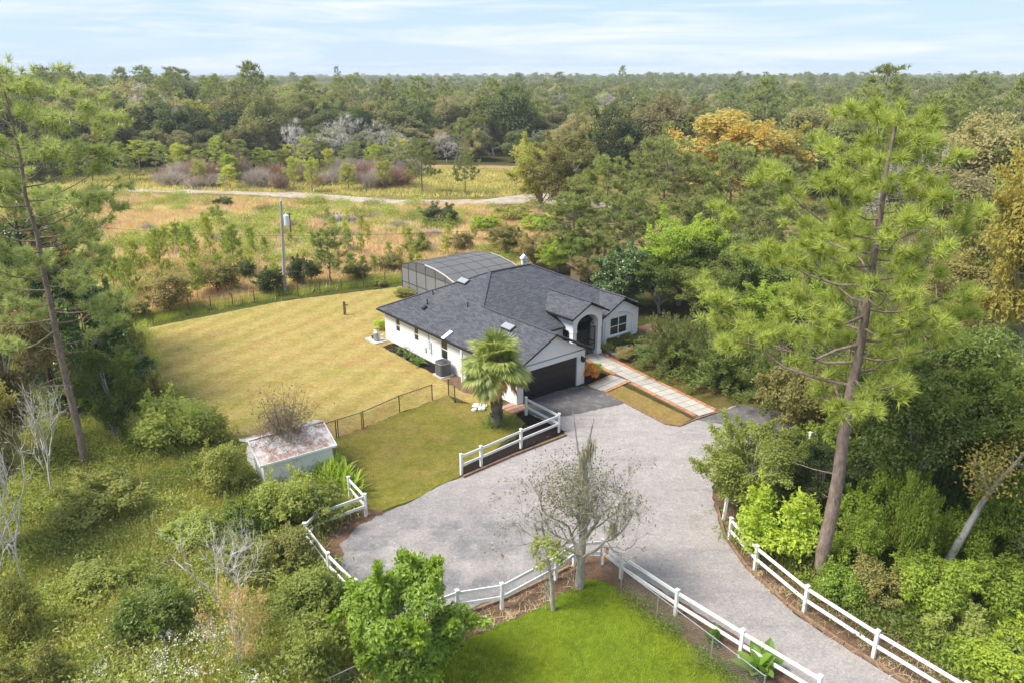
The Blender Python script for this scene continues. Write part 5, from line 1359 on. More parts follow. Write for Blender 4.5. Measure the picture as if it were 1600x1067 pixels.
for i, (x, y) in enumerate(((512, 760), (530, 755), (545, 768), (522, 742))):
    clump('ginger_plant', ground(x, y), 40, 1.7, .17, .45, .18, 'ginger', 'strap-leaved green ginger clump, %s of four beside the shed' % ('leftmost', 'second from right', 'rightmost', 'rearmost')[i], 310 + i, spread=.35, group='ginger clumps by the shed')
def leafy(name, key, bx, by, top, w, label, leaf, **k): return put(name, key, bx, by, top, w, label, leaf, k.get('cat', 'shrub'), k.get('group'), parts=('stem', 'foliage'), rz=k.get('rz'))
V = Veg(320); add_broadleaf(V, 1.15, 1.1, .1, 12, .18, 900, .2, asp=.4); proto('croton', V, 'dark', 'croton'); PROTO['croton#'] = (1.15, 1.1)
leafy('croton_bush', 'croton', 921, 598, 569, 28, 'orange and red croton bush at the garage corner', 'croton')
leafy('garden_shrub', 'croton', 932, 587, 569, 26, 'green leafy plant behind the orange croton at garage corner', 'lime')
def mk_fern(key, seed, lm='fern'):
    V = Veg(seed); r = V.r
    for i in range(34):
        a = r.uniform(0, 6.28); e = r.uniform(.25, 1.1); L = r.uniform(.7, 1.2); hd = NP.array([math.cos(a) * math.cos(e), math.sin(a) * math.cos(e), math.sin(e)]); side = unit(NP.cross(hd, [0, 0, 1.]))
        for t in NP.linspace(.2, 1, 12):
            p = hd * L * t + NP.array([0, 0, -.4 * t * t * L]) + [0, 0, .05]
            V.leaves(NP.repeat(p[None], 2, 0), NP.stack([side, -side]) + hd * .4, NP.array([[0, 0, 1.], [0, 0, 1.]]), .24 * (1.15 - t), .07)
    proto(key, V, 'dark', lm); PROTO[key + '#'] = (.9, 1.8)
mk_fern('fern', 330)
for i, (x, y) in enumerate(((629, 551), (640, 560), (650, 566), (658, 571))):
    leafy('fern_plant', 'fern', x, y, y - 17 - i % 2 * 3, 26, 'green fern in the wall mulch bed, %s from the house corner' % ('first', 'second', 'third', 'fourth')[i], 'fern', cat='plant', group='ferns along the left wall')
leafy('garden_shrub', 'shrub0', 594, 515, 499, 20, 'yellow green shrub behind the pump at far house corner', 'lime')
leafy('garden_shrub', 'shrub1', 634, 463, 449, 34, 'low rounded green shrub at the foot of the pool cage', 'weed')
leafy('garden_shrub', 'shrub2', 594, 447, 436, 20, 'small pale green shrub at back of lawn left of pool cage', 'weed')
for i, (x, y, t, w, lf, lb) in enumerate((
    (958, 541, 527, 26, 'thick', 'low green shrub below the bay window, nearest the porch'), (976, 537, 522, 30, 'thick', 'low green shrub below the bay window, middle one'), (994, 533, 521, 24, 'thick', 'low green shrub below bay window at house corner'),
    (975, 562, 542, 30, 'olive', 'yellow green shrub in the bed between porch and feathery bushes'), (1004, 560, 540, 40, 'fern', 'dark green shrub in the garden bed right of the walk'),
    (950, 548, 534, 18, 'weed', 'small weedy plant in the bed beside the porch pier'))):
    leafy('garden_shrub', 'shrub%d' % (i % 3), x, y, t, w, lb, lf)

# ---------------------------------------------------------------- trees and shrubs, one by one
R_ = [  # name, key, base x, base y, top y, width px, label, leaf
 ('broadleaf_tree', 'thick0', 1165, 806, 662, 150, 'rounded grey green tree overhanging the bend of the drive', 'thick'),
 ('broadleaf_tree', 'thick1', 1275, 815, 690, 130, 'dark bushy tree behind lime shrub right of the drive', 'oakdark'),
 ('broadleaf_tree', 'thick2', 1400, 835, 560, 190, 'leafy green tree right behind the tallest pine trunk', 'thick'),
 ('broadleaf_tree', 'thick0', 1500, 800, 500, 210, 'large leafy tree deep in the right thicket', 'thick'),
 ('broadleaf_tree', 'thick1', 1650, 965, 690, 170, 'dark leafy tree at the right edge beside leaning trunk', 'oakdark'),
 ('broadleaf_tree', 'thick2', 1575, 850, 560, 200, 'green tree at right edge above the leaning grey trunk', 'thick'),
 ('broadleaf_tree', 'thick0', 1345, 750, 540, 130, 'green tree between the drive end and the right thicket', 'thick'),
 ('broadleaf_tree', 'thick1', 1425, 700, 470, 170, 'olive green tree behind the tallest pine crown', 'olive'),
 ('broadleaf_tree', 'thick2', 1590, 640, 235, 190, 'golden yellow tree at the right edge of the picture', 'gold'),
 ('broadleaf_tree', 'thick0', 1530, 540, 300, 150, 'yellow green tree left of the golden tree at right edge', 'yellow'),
 ('broadleaf_tree', 'thick1', 1470, 560, 400, 150, 'pale olive tree behind the right branches of tallest pine', 'olive'),
 ('broadleaf_tree', 'thick0', 1060, 478, 335, 120, 'bright leafy tree behind the right end of house', 'vine'),
 ('broadleaf_tree', 'glossy', 975, 482, 388, 96, 'dark glossy evergreen tree behind the bay window gable', 'glossy'),
 ('broadleaf_tree', 'thick2', 1120, 480, 360, 130, 'green tree right of the bright leafy tree behind house', 'thick'),
 ('broadleaf_tree', 'thick1', 1230, 520, 380, 150, 'green tree half hidden left behind the tallest pine', 'thick'),
 ('broadleaf_tree', 'oak1', 1130, 335, 176, 165, 'large orange gold autumn tree beyond the pine group', 'orange'),
 ('broadleaf_tree', 'oak2', 1190, 330, 200, 110, 'yellow green tree joined to the orange tree on its right', 'gold'),
 ('broadleaf_tree', 'thick0', 845, 330, 215, 95, 'olive tree with pale crown standing right of the far meadow', 'yellow'),
 ('broadleaf_tree', 'thick1', 890, 340, 205, 110, 'broad olive tree left of the pine group beyond meadow', 'olive'),
 ('broadleaf_tree', 'thick2', 790, 402, 352, 62, 'bushy olive tree in the field just behind pool cage', 'olive'),
 ('broadleaf_tree', 'thick0', 835, 418, 365, 60, 'brownish twiggy tree behind the roof peak', 'olive'),
 ('broadleaf_tree', 'thick1', 872, 425, 375, 60, 'light green tree behind main roof slope', 'vine'),
 ('broadleaf_tree', 'thick2', 905, 428, 365, 70, 'dark green tree beside rusty hut behind the roof', 'thick'),
 ('broadleaf_tree', 'thick1', 1165, 525, 395, 140, 'green tree in the canopy between house and tallest pine', 'thick'),
 ('broadleaf_tree', 'thick2', 1225, 575, 440, 130, 'leafy tree just left of the tallest pine crown', 'vine'),
 ('broadleaf_tree', 'thick0', 1100, 505, 415, 110, 'rounded tree behind the feathery bushes', 'thick'),
 ('broadleaf_tree', 'thick2', 1030, 490, 400, 90, 'leafy tree at the right back corner of the house', 'thick'),
 ('broadleaf_tree', 'thick0', 918, 452, 398, 56, 'olive tree in front of the rusty hut', 'olive'),
 ('broadleaf_tree', 'thick1', 1290, 610, 480, 130, 'green tree close behind the tallest pine trunk', 'thick'),
 # left
 ('broadleaf_tree', 'glossy', 60, 600, 338, 190, 'glossy leaved tree below the left pine crown', 'glossy'),
 ('broadleaf_tree', 'glossy', 150, 640, 420, 120, 'glossy dark tree with silvery leaves left of yellow shrub', 'glossy'),
 ('broadleaf_tree', 'thick0', 30, 720, 470, 170, 'grey green tree at the left edge under the pine', 'olive'),
 ('broadleaf_tree', 'thick1', 185, 700, 540, 90, 'leafy small tree beside the dark pine trunk at left', 'thick'),
 ('broadleaf_tree', 'thick2', -20, 880, 610, 150, 'green tree cut by the left edge behind white branches', 'olive'),
]
for n_, k_, bx, by, tp_, w_, lb, lf in R_: put(n_, k_, bx, by, tp_, w_, lb, lf)
put('pine_tree', 'pinemid1', 20, 640, 190, 190, 'grey green pine behind the tall left edge pine', 'pinegrey')
put('pine_tree', 'pinemid2', 105, 560, 290, 150, 'bushy pine below the left pine crown beside the field', 'pinegrey')
put('broadleaf_tree', 'thick2', 10, 560, 360, 140, 'leafy tree at left edge beside the dying pine', 'thick')
PM = [(945, 412, 246, 150, 'pine with domed crown nearest the sand track behind house'), (1030, 420, 216, 170, 'tall domed pine in the middle of the group behind house'), (1130, 425, 226, 150, 'dark pine right in the group behind the house'),
      (1200, 430, 245, 140, 'pine between the group behind house and the tallest pine'), (895, 418, 300, 110, 'short pine leaning over the left end of the pine group'), (985, 440, 300, 120, 'lower pine before the domed pines behind house'), (1090, 445, 310, 130, 'lower pine before the dark pine behind house'), (1180, 460, 320, 130, 'shaded pine below the tall pine branches right of house')]
for i, (bx, by, tp_, w_, lb) in enumerate(PM): put('pine_tree', 'pinemid%d' % (i % 3), bx, by, tp_, w_, lb, 'pinemid')
S_ = [
 ('shrub2', 1216, 872, 762, 120, 'lime yellow shrub beside white fence right of drive', 'lime'),
 ('shrub0', 1308, 944, 888, 72, 'bright green shrub at the foot of the tallest pine', 'citrus'),
 ('shrub1', 1368, 946, 880, 84, 'grey green low shrub right of the tallest pine foot', 'olive'),
 ('shrub1', 1300, 742, 640, 76, 'yellow green shrub beside the pine trunk at the drive end', 'vine'),
 ('shrub2', 1240, 668, 560, 110, 'olive shrub overhanging the far end of the drive', 'olive'),
 ('shrub0', 1260, 790, 720, 90, 'leafy shrub between rounded tree and tallest pine', 'thick'),
 ('shrub0', 1330, 870, 770, 90, 'light green shrub behind the white fence near pine', 'vine'),
 ('shrub1', 1545, 1050, 1000, 110, 'lime weedy shrub in the lower right corner', 'lime'),
 ('shrub2', 1600, 1010, 950, 90, 'lime shrub at right edge near the lower corner', 'lime'),
 ('shrub2', 1480, 1000, 940, 90, 'green shrub below the vines at lower right', 'weed'),
 ('shrub1', 187, 582, 492, 78, 'yellow green shrub at far left corner of the lawn', 'yellow'),
 ('shrub2', 205, 612, 540, 76, 'silvery leaved shrub below the yellow shrub at lawn edge', 'glossy'),
 ('shrub0', 278, 704, 622, 118, 'spreading green shrub on the left edge of the lawn', 'weed'),
 ('shrub1', 346, 772, 690, 80, 'green shrub left of the weathered shed', 'weed'),
 ('shrub2', 160, 815, 745, 130, 'dark green shrub in the weeds left of centre', 'weed'),
 ('shrub0', 325, 700, 650, 70, 'yellow green shrub near the lawn left of shed', 'yellow'),
 ('shrub0', 455, 822, 742, 100, 'leafy green shrub in front of the shed', 'weed'),
 ('shrub1', 505, 818, 756, 84, 'leafy green shrub against white fence before the shed', 'weed'),
 ('shrub2', 405, 832, 768, 84, 'green shrub below the left end of shed', 'thick'),
 ('shrub0', 245, 990, 915, 110, 'white flowering weed shrub in the lower left weeds', 'thick'),
 ('shrub1', 470, 980, 905, 100, 'flowering weed shrub left of white fence end', 'weed'),
 ('shrub2', 515, 965, 900, 76, 'dark green shrub below the left white fence', 'thick'),
 ('shrub0', 500, 1060, 965, 110, 'pale green shrub left of the glossy bottom bush', 'weed'),
 ('shrub1', 30, 1010, 908, 80, 'yellow leaved shrub at lower left edge', 'yellow'),
 ('shrub2', 60, 1080, 1015, 90, 'yellow green shrub in the bottom left corner', 'yellow'),
 ('shrub1', 160, 925, 885, 90, 'weedy green shrub in middle of the left wild patch', 'weed'),
 ('shrub2', 400, 905, 850, 90, 'green weed clump above white dead tree', 'weed'),
 ('shrub0', 300, 850, 810, 80, 'green weed shrub left of the white dead tree top', 'weed'),
 ('shrub1', 450, 890, 830, 80, 'yellow green weed clump left of fence bend', 'yellow'),
 ('shrub0', 130, 650, 590, 90, 'green shrub behind the left pine trunk', 'thick'),
 ('shrub2', 235, 640, 585, 56, 'pale grassy shrub at left lawn edge', 'olive'),
 # field
 ('shrub0', 475, 448, 402, 46, 'dark round bush beside utility pole', 'oakdark'), ('shrub1', 423, 458, 418, 50, 'dark bush left against the utility pole', 'oakdark'),
 ('shrub2', 685, 352, 318, 54, 'dark round bush in field above the pool cage', 'oakdark'), ('shrub0', 340, 458, 408, 66, 'olive grey bush in the field left of pole', 'olive'),
 ('shrub1', 265, 486, 425, 70, 'olive bush in the field behind far left lawn corner', 'olive'), ('shrub2', 385, 436, 405, 30, 'small dark bush in field left of utility pole', 'oakdark'),
 ('shrub0', 560, 438, 412, 40, 'olive bush right of the larger field pine', 'olive'), ('shrub1', 610, 425, 398, 44, 'low dark bush behind lawn near pool cage', 'olive'),
 ('shrub2', 348, 322, 308, 28, 'dark low bush on edge of the sand track', 'oakdark'), ('shrub0', 200, 500, 470, 60, 'pale bush beyond the far left lawn corner', 'olive'),
 ('shrub1', 720, 392, 362, 40, 'olive bush in the field just behind cage roof', 'olive'), ('shrub2', 650, 398, 370, 40, 'yellowish bush in field left of the dark round bush', 'yellow'),
 ('shrub0', 800, 345, 322, 60, 'yellow green bush at the right end of the field', 'yellow'), ('shrub1', 840, 362, 335, 60, 'lime green bush near the pines at field right', 'lime'),
 ('shrub2', 760, 360, 335, 50, 'yellow green bush in the right part of the field', 'lime'),
]
for k_, bx, by, tp_, w_, lb, lf in S_: leafy('shrub', k_, bx, by, tp_, w_, lb, lf)
leafy('shrub', 'citrus', 640, 1062, 884, 175, 'glossy bright green bush at the bottom centre', 'citrus', rz=2.2)
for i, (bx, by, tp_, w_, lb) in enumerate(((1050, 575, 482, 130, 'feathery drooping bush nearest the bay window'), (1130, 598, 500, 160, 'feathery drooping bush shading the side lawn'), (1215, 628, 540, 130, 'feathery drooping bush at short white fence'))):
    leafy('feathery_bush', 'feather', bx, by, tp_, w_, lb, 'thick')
for i, (bx, by, tp_, w_, lb, lf) in enumerate(((1410, 915, 745, 62, 'tall vine covered column right of the pine trunk', 'vine'), (1450, 970, 878, 120, 'low mound of bright vines at the leaning trunk foot', 'vine'), (1330, 905, 800, 70, 'vine draped shrub close behind tallest pine', 'vine'), (1540, 890, 720, 100, 'vine curtain hanging at the right of leaning trunk', 'vine'),
     (1385, 850, 690, 80, 'vine covered shrub in the middle of right thicket', 'vine'), (1500, 900, 800, 90, 'vine mound behind the leaning grey trunk', 'vine'), (1600, 900, 740, 80, 'vine mound at the right edge', 'vine'), (1560, 975, 880, 120, 'low vine mass at the lower right edge', 'vine'), (1470, 830, 650, 90, 'tall vine tower above the leaning trunk', 'thick'))):
    leafy('vine_mound', 'mound%d' % (i % 2), bx, by, tp_, w_, lb, lf, cat='vine')

# leaning grey trunk with a few orange leaves
V = Veg(130); r = V.r
p = NP.array([[0, 0, 0], [.5, .1, 1.6], [1.0, .2, 3.0], [1.5, .3, 4.3]]); V.tube(p, [.2, .17, .15, .12], 9); tips = []
for a in ((NP.array([1.5, .3, 4.3]), NP.array([.75, .2, 1.]), 4.2, .11), (NP.array([1.2, .2, 3.5]), NP.array([.1, -.2, 1.]), 2.4, .08), (NP.array([1.5, .3, 4.3]), NP.array([-.4, -.3, .8]), 2.2, .07), (NP.array([2.6, .6, 5.6]), NP.array([1.2, -.1, .3]), 2.4, .05), (NP.array([3.4, .8, 6.9]), NP.array([.2, .1, 1.]), 2.6, .07)):
    o, d, L, rad = a; d = unit(d); t = NP.linspace(0, 1, 6)[:, None]; q = o + d * L * t + r.normal(size=(6, 3)) * .1 * t; V.tube(q, NP.linspace(rad, rad * .4, 6), 6)
    for j in range(9):
        i = r.integers(2, 6); e = q[i] + unit(d + rdir(r, 1)[0] * .9) * r.uniform(.4, 1.3); V.tube([q[i], (q[i] + e) / 2 + r.normal(size=3) * .06, e], [.028, .018, .006], 4); tips.append(e)
tips = NP.array(tips); c = NP.repeat(tips[:36], 34, 0) + r.normal(size=(36 * 34, 3)) * .3
V.leaves(c, rdir(r, len(c)), rdir(r, len(c)) + [0, 0, .8], .15, .1)
PROTO['lean'] = (V.wood('lean_trunk', BM['grey']), V.foliage('lean_crown', LM['orange']))
near_tree('leaning_tree', 'lean', ground(1460, 917), 'leaning grey trunk with few orange leaves in the right thicket', 'tree')
# bleached dead trees, lower left
def dead(key, seed, bx, by, top, w, label, bark='white', k='baren', rz=0):
    put('dead_tree', k, bx, by, top, w, label, None, 'tree', 'bleached dead trees', bark, rz=rz)
dead('d', 1, 368, 1012, 768, 190, 'bleached dead tree with forked top in the lower left weeds', rz=1.2)
dead('d', 2, 12, 1010, 590, 150, 'bleached bare tree at the lower left edge', rz=.4)
dead('d', 3, 90, 790, 560, 130, 'white barked bare tree left of the dark pine trunk', rz=2.6)
dead('d', 4, 40, 915, 640, 130, 'white double stemmed bare tree near the left edge', rz=4.0)
dead('d', 5, 1390, 690, 560, 80, 'small bare forked tree behind tallest pine in the thicket', 'grey', rz=5.0)
dead('d', 6, 1545, 760, 545, 140, 'bare grey branches rising above the thicket at right', 'grey', rz=3.3)
V = Veg(140); add_broadleaf(V, 3.0, 3.2, .3, 26, .15, 1500, .12, low=1, trunk_r=.03); proto('maple', V, 'white', 'dead'); PROTO['maple#'] = (3.0, 3.2)
LM['peach'] = leaf_mat('peach_leaf', (.18, .14, .06), (.30, .23, .13), None, objvar=0)
leafy('shrub', 'maple', 378, 1062, 900, 110, 'peach coloured autumn sapling round the dead tree stem', 'peach')
# dead vine tangle over the shed
V = Veg(141); r = V.r; n = 800; a = NP.stack([r.normal(size=n) * .4, r.normal(size=n) * .4, r.uniform(.4, 1.9, n)], 1); b = a + unit(rdir(r, n) + [0, 0, .5]) * r.uniform(.3, 1.1, (n, 1)); V.twigs(a, b, .008); V.twigs(b, b + rdir(r, n) * .35 + [0, 0, .1], .006)
for k in range(7): a = r.uniform(0, 6.28); V.tube([[0, 0, 0], [r.normal() * .2, r.normal() * .2, .9], [math.cos(a) * .7, math.sin(a) * .7, 1.9], [math.cos(a) * 1.0, math.sin(a) * 1.0, 2.6]], [.04, .03, .015, .005], 5)
c = r.normal(size=(900, 3)) * [.6, .6, .55] + [0, 0, 1.5]; V.leaves(c, rdir(r, 900), rdir(r, 900), .08, .05)
PROTO['tangle'] = (V.wood('tangle_stem', BM['pine']), V.foliage('tangle_leaf', LM['olive'])); PROTO['tangle#'] = (2.6, 2.4)
put('vine_tangle', 'tangle', 452, 738, 612, 100, 'brown leafless vine tangle growing over the shed roof', None, 'shrub', parts=('stem', 'foliage'))
# ---------------------------------------------------------------- young pines and brush in the field
rg = NP.random.default_rng(77)
YP = [(517, 447, 353, 66), (368, 430, 350, 34), (395, 412, 352, 20), (330, 405, 335, 22), (300, 420, 350, 30), (255, 440, 355, 34), (215, 445, 372, 30), (280, 400, 345, 24), (310, 470, 405, 30), (345, 445, 395, 22), (432, 455, 410, 30), (415, 398, 370, 14), (240, 420, 365, 22), (262, 398, 352, 18), (325, 380, 330, 16), (353, 398, 362, 14),
      (545, 398, 355, 18), (565, 402, 362, 16), (575, 385, 348, 14), (608, 405, 378, 14), (640, 388, 356, 14), (660, 396, 362, 18), (697, 402, 367, 20), (540, 372, 345, 12), (522, 360, 338, 10), (550, 430, 395, 20), (490, 392, 362, 12), (625, 412, 385, 14), (585, 428, 398, 16), (700, 372, 350, 14), (740, 378, 350, 18), (205, 470, 398, 34), (180, 455, 380, 30), (470, 375, 348, 12)]
_r = random.Random(3)
for _ in range(26):
    _x = _r.uniform(180, 720); _y = _r.uniform(348, 440) - max(0, _x - 560) * .2; YP.append((_x, _y, _y - _r.uniform(14, 34), _r.uniform(9, 15)))
YP.sort()
ORD = ('first', 'second', 'third', 'fourth', 'fifth', 'sixth', 'seventh', 'eighth', 'ninth', 'tenth', 'eleventh', 'twelfth', 'thirteenth', 'fourteenth', 'fifteenth', 'sixteenth', 'seventeenth', 'eighteenth', 'nineteenth', 'twentieth', 'twenty-first', 'twenty-second', 'twenty-third', 'twenty-fourth', 'twenty-fifth', 'twenty-sixth')
def rows(items, limits, names):
    '''Say which row (front, middle, rear) each item stands in and its order there from the left.'''
    cnt = {}; out = []
    for it in items:
        k = names[sum(it[1] < l for l in limits)]; cnt[k] = cnt.get(k, 0) + 1; out.append('%s from left in the %s' % (ORD[cnt[k] - 1], k))
    return out
yr = rows(YP, (432, 402, 392), ('row nearest the lawn', 'second row', 'third row', 'rear row'))
for i, (bx, by, tp_, w_) in enumerate(YP):
    big = bx == 517
    lb = 'larger bushy pine in the field right of the utility pole' if big else '%s young pine in the tan field, %s' % ('slender' if w_ < 22 else 'bushy', yr[i])
    put('young_pine', 'pineyoung%d' % (i % 3), bx, by, tp_, w_, lb, 'pinemid' if big else None, 'tree', 'young pines in the field')
for i, (bx, by, tp_, w_, k_, lf, nm, lb) in enumerate((
    (660, 302, 216, 62, 'pinemid0', 'pinemid', 'pine_tree', 'pine standing left of the far meadow before the wood'), (727, 303, 236, 42, 'pinemid1', 'pinemid', 'pine_tree', 'dense green pine alone in the far meadow'),
    (315, 292, 250, 26, 'pineyoung0', None, 'pine_tree', 'small pine at the far side of the sand track, leftmost'), (360, 296, 258, 30, 'pineyoung1', None, 'pine_tree', 'small pine at far side of the sand track, second'), (488, 300, 248, 28, 'pineyoung2', None, 'pine_tree', 'upright pine beyond the sand track below white bare tree'),
    (460, 296, 245, 26, 'pineyoung0', None, 'pine_tree', 'slim pine beyond the sand track left of upright pine'), (545, 298, 255, 30, 'pineyoung1', None, 'pine_tree', 'slim pine among rusty brush beyond the track'), (600, 296, 250, 30, 'pineyoung2', None, 'pine_tree', 'slim pine at the grey brush beyond the track'),
    (825, 280, 225, 40, 'pineyoung1', None, 'pine_tree', 'young pine at the right end of the far meadow'), (855, 300, 230, 46, 'pineyoung0', None, 'pine_tree', 'young pine beside the olive trees at meadow end'))):
    put(nm, k_, bx, by, tp_, w_, lb, lf)
for i, (bx, by, tp_, w_, lb) in enumerate(((466, 262, 182, 64, 'silvery white leafless tree at the wood edge'), (556, 266, 172, 105, 'large brownish grey leafless tree at wood edge'), (600, 262, 190, 70, 'grey leafless tree right of the large bare tree'), (622, 268, 205, 60, 'grey leafless tree behind rusty brush'), (1240, 250, 215, 60, 'grey leafless tree right of the orange tree'), (870, 150, 116, 70, 'grey leafless tree on the wood skyline'), (1035, 215, 150, 75, 'brown grey bare oak in the wood left of orange tree'), (945, 190, 142, 50, 'grey bare tree in the wood above the pines'), (985, 200, 150, 46, 'thin grey bare tree in the wood above domed pine'))):
    put('bare_tree', 'bare%d' % (i % 2), bx, by, tp_, w_, lb, None, 'tree', None, 'white' if i == 0 else 'grey')
FW = []
_r = random.Random(8)
for i in range(26):
    _x = 150 + i * 19.5 + _r.uniform(-8, 8); _y = _r.uniform(266, 286); FW.append((_x, _y, _y - _r.uniform(38, 72), _r.uniform(24, 40)))
fr_ = rows(FW, (276,), ('front rank', 'second rank'))
for i, (bx, by, tp_, w_) in enumerate(FW):
    put('pine_tree', ('pinefar0', 'pinefar1', 'pinefar2', 'pineyoung1')[i % 4], bx, by, tp_, w_, 'slim green pine before the wood, %s' % fr_[i], 'pineyoung' if i % 3 else 'pinemid', 'tree', 'slim pines before the wood')
BR = []
for i in range(40):
    bx = rg.uniform(255, 640); by = rg.uniform(272, 299); BR.append((bx, by, by - rg.uniform(26, 52), rg.uniform(26, 52), 'brush%d' % (i % 2)))
for i in range(30):
    bx = rg.uniform(230, 800); by = rg.uniform(330, 445) if bx < 620 else rg.uniform(330, 395); BR.append((bx, by, by - rg.uniform(10, 22), rg.uniform(18, 36), 'brush%d' % (i % 3 == 0)))
BR.sort()
br = rows(BR, (415, 375, 330, 294, 289, 285), ('field by the lawn', 'middle of the field', 'field near pond', 'field by track', 'strip beyond the track', 'middle strip', 'strip at wood edge'))
for i, (bx, by, tp_, w_, k_) in enumerate(BR):
    far = by < 300
    put('dry_brush', k_, bx, by, tp_, w_, '%s dry brush clump, %s' % ('grey' if k_ == 'brush0' else 'rusty', br[i]), None, 'shrub', 'dry brush clumps', parts=('stem', 'foliage'))

# ---------------------------------------------------------------- the wood: nearest trees one by one, the rest as one mass
rg = NP.random.default_rng(5)
def to_px(P):
    s, c = math.sin(PITCH), math.cos(PITCH); d = P[:, 1] * c + CAM_H * s; return 800 + FPX * P[:, 0] / d, 533.5 + FPX * (CAM_H * c - P[:, 1] * s) / d
cand = []
for (y0, y1, dens) in ((40, 200, .02), (200, 420, .022), (420, 900, .016), (900, 1700, .008), (1700, 4200, .0026)):
    wx = y1 * .78; n = int(2 * wx * (y1 - y0) * dens); P = NP.stack([rg.uniform(-wx, wx, n), rg.uniform(y0, y1, n)], 1); P = P[NP.abs(P[:, 0]) < P[:, 1] * .74 + 12]; cand.append(P)
P = NP.concatenate(cand); X, Y = to_px(P)
edge = NP.interp(X, [-50, 100, 250, 430, 640, 680, 860, 900, 960, 1060, 1240, 1330, 1400, 1700], [300, 285, 264, 262, 256, 254, 255, 260, 300, 300, 300, 330, 420, 470])
ok = Y < edge
lake = (X > 1165) & (X < 1275) & (Y > 178) & (Y < 215); ok &= ~lake
ok &= ~((X > 1240) & (Y > 330) & (X < 1380))
P, X, Y = P[ok], X[ok], Y[ok]
order = NP.argsort(P[:, 1]); P, X, Y = P[order], X[order], Y[order]
kinds = []
for i in range(len(P)):
    q = rg.random(); wst = X[i] > 820
    kinds.append('pine' if q < (.34 if wst else .16) else 'bare' if q < (.39 if wst else .21) else 'pale' if .42 < q < .54 else 'gold' if .54 < q < .565 else 'dark' if q > .88 else 'oak')
kinds = NP.array(kinds)
HN = .98 + .2 * NP.sin(P[:, 0] / 47 + 1) * NP.sin(P[:, 1] / 61) + .16 * NP.sin(P[:, 0] / 130 + P[:, 1] / 210 + 2) + rg.normal(size=len(P)) * NP.where(kinds == 'pine', .2, .13)
HN = NP.clip(HN, .6, 1.6)
E_ = edge[ok][order]; HN = NP.where((Y > E_ - 9) & (Y < 300), HN * .62, HN)
NEAR = 290
MARKS = [(40, 'behind the left pine crown'), (160, 'right of the left pine crown'), (240, 'above the left end of the sand track'), (330, 'above the left stretch of sand track'), (400, 'left of the silvery bare tree'), (466, 'behind the silvery bare tree'), (556, 'behind the large brownish bare tree'), (640, 'above the grey brush'), (727, 'above the lone meadow pine'), (800, 'above the orange dirt road'), (870, 'above the broad olive tree'), (945, 'above the leftmost domed pine'), (1030, 'above the tall domed pine'), (1090, 'left of the orange tree'), (1150, 'behind the orange tree'), (1220, 'beside the far lake'), (1290, 'left of the tallest pine top'), (1390, 'behind the tallest pine top'), (1480, 'right of the tallest pine top'), (1560, 'above the golden tree at right')]
LABW = {'pine': 'pine', 'bare': 'grey leafless tree', 'pale': 'pale olive tree', 'dark': 'dark rounded oak', 'gold': 'yellowish oak', 'oak': 'rounded green oak'}
seen = {}
for i in range(min(NEAR, len(P))):
    k = kinds[i]; h = (12.8 if P[i, 1] > 100 else 8.5) * HN[i]
    if k == 'pine': key, ph, leaf, h = 'pinefar%d' % rg.integers(3), 16, None, h * 1.15
    elif k == 'bare': key, ph, leaf = 'bare%d' % rg.integers(2), PROTO['bare0#'][0], None
    else: key, ph, leaf = 'oak%d' % rg.integers(4), 14, {'pale': 'pale', 'dark': 'oakdark', 'oak': None, 'gold': 'yellow'}[k]
    w = h * rg.uniform(.95, 1.3)
    mark = MARKS[int(NP.argmin(NP.abs(NP.array([m[0] for m in MARKS]) - X[i])))][1]
    deep = 'at the wood edge' if Y[i] > edge[ok][order][i] - 14 else 'inside the wood' if Y[i] > edge[ok][order][i] - 34 else 'deep in the wood'
    lb = '%s %s, %s' % (LABW[k], deep, mark)
    near_tree('pine_tree' if k == 'pine' else 'bare_tree' if k == 'bare' else 'oak_tree', key, (P[i, 0], P[i, 1], 0), lb, 'tree', rg.uniform(0, 6.28), (w / ph, w / ph, h / ph), leaf, lb.replace(LABW[k], LABW[k] + 's'))
def join_pair(key, lm=None):
    w, l = PROTO[key]
    bm = bmesh.new(); bm.from_mesh(l); n0 = len(bm.faces); bm.from_mesh(w)
    bm.faces.ensure_lookup_table()
    for f in bm.faces[n0:]: f.material_index = 1
    me = bpy.data.meshes.new(key + '_whole'); bm.to_mesh(me); bm.free(); me.materials.append(LM[lm] if lm else l.materials[0]); me.materials.append(w.materials[0]); return me
rest = NP.arange(len(P)) >= NEAR
for k, keys in (('oak', ('oak0', 'oak1', 'oak2', 'oak3')), ('dark', ('oak1', 'oak3')), ('pale', ('oak0', 'oak2')), ('gold', ('oak1',)), ('pine', ('pinefar0', 'pinefar1', 'pinefar2')), ('bare', ('bare0',))):
    idx = NP.nonzero(rest & (kinds == k))[0]
    for j, key in enumerate(keys):
        ii = idx[j::len(keys)]; n = len(ii); far = NP.clip(P[ii, 1] / 900, 1, 2.2)
        ph = 14 if 'oak' in key else 16 if 'pine' in key else PROTO['bare0#'][0]
        h = 12.8 * HN[ii] * (1.15 if k == 'pine' else 1.0); w = h * rg.uniform(.95, 1.35, n) * far
        src = PROTO[key][0] if k == 'bare' else join_pair(key, {'dark': 'oakdark', 'pale': 'pale', 'gold': 'yellow'}.get(k))
        scatter('far_wood', NP.stack([P[ii, 0], P[ii, 1], NP.zeros(n)], 1), NP.stack([w / ph, w / ph, h / ph], 1), rg.uniform(0, 6.28, n), src, 'distant wood of %s stretching to the horizon' % {'oak': 'green oaks', 'dark': 'dark oaks', 'pale': 'pale olive trees', 'gold': 'yellowing trees', 'pine': 'pines', 'bare': 'leafless trees'}[k])
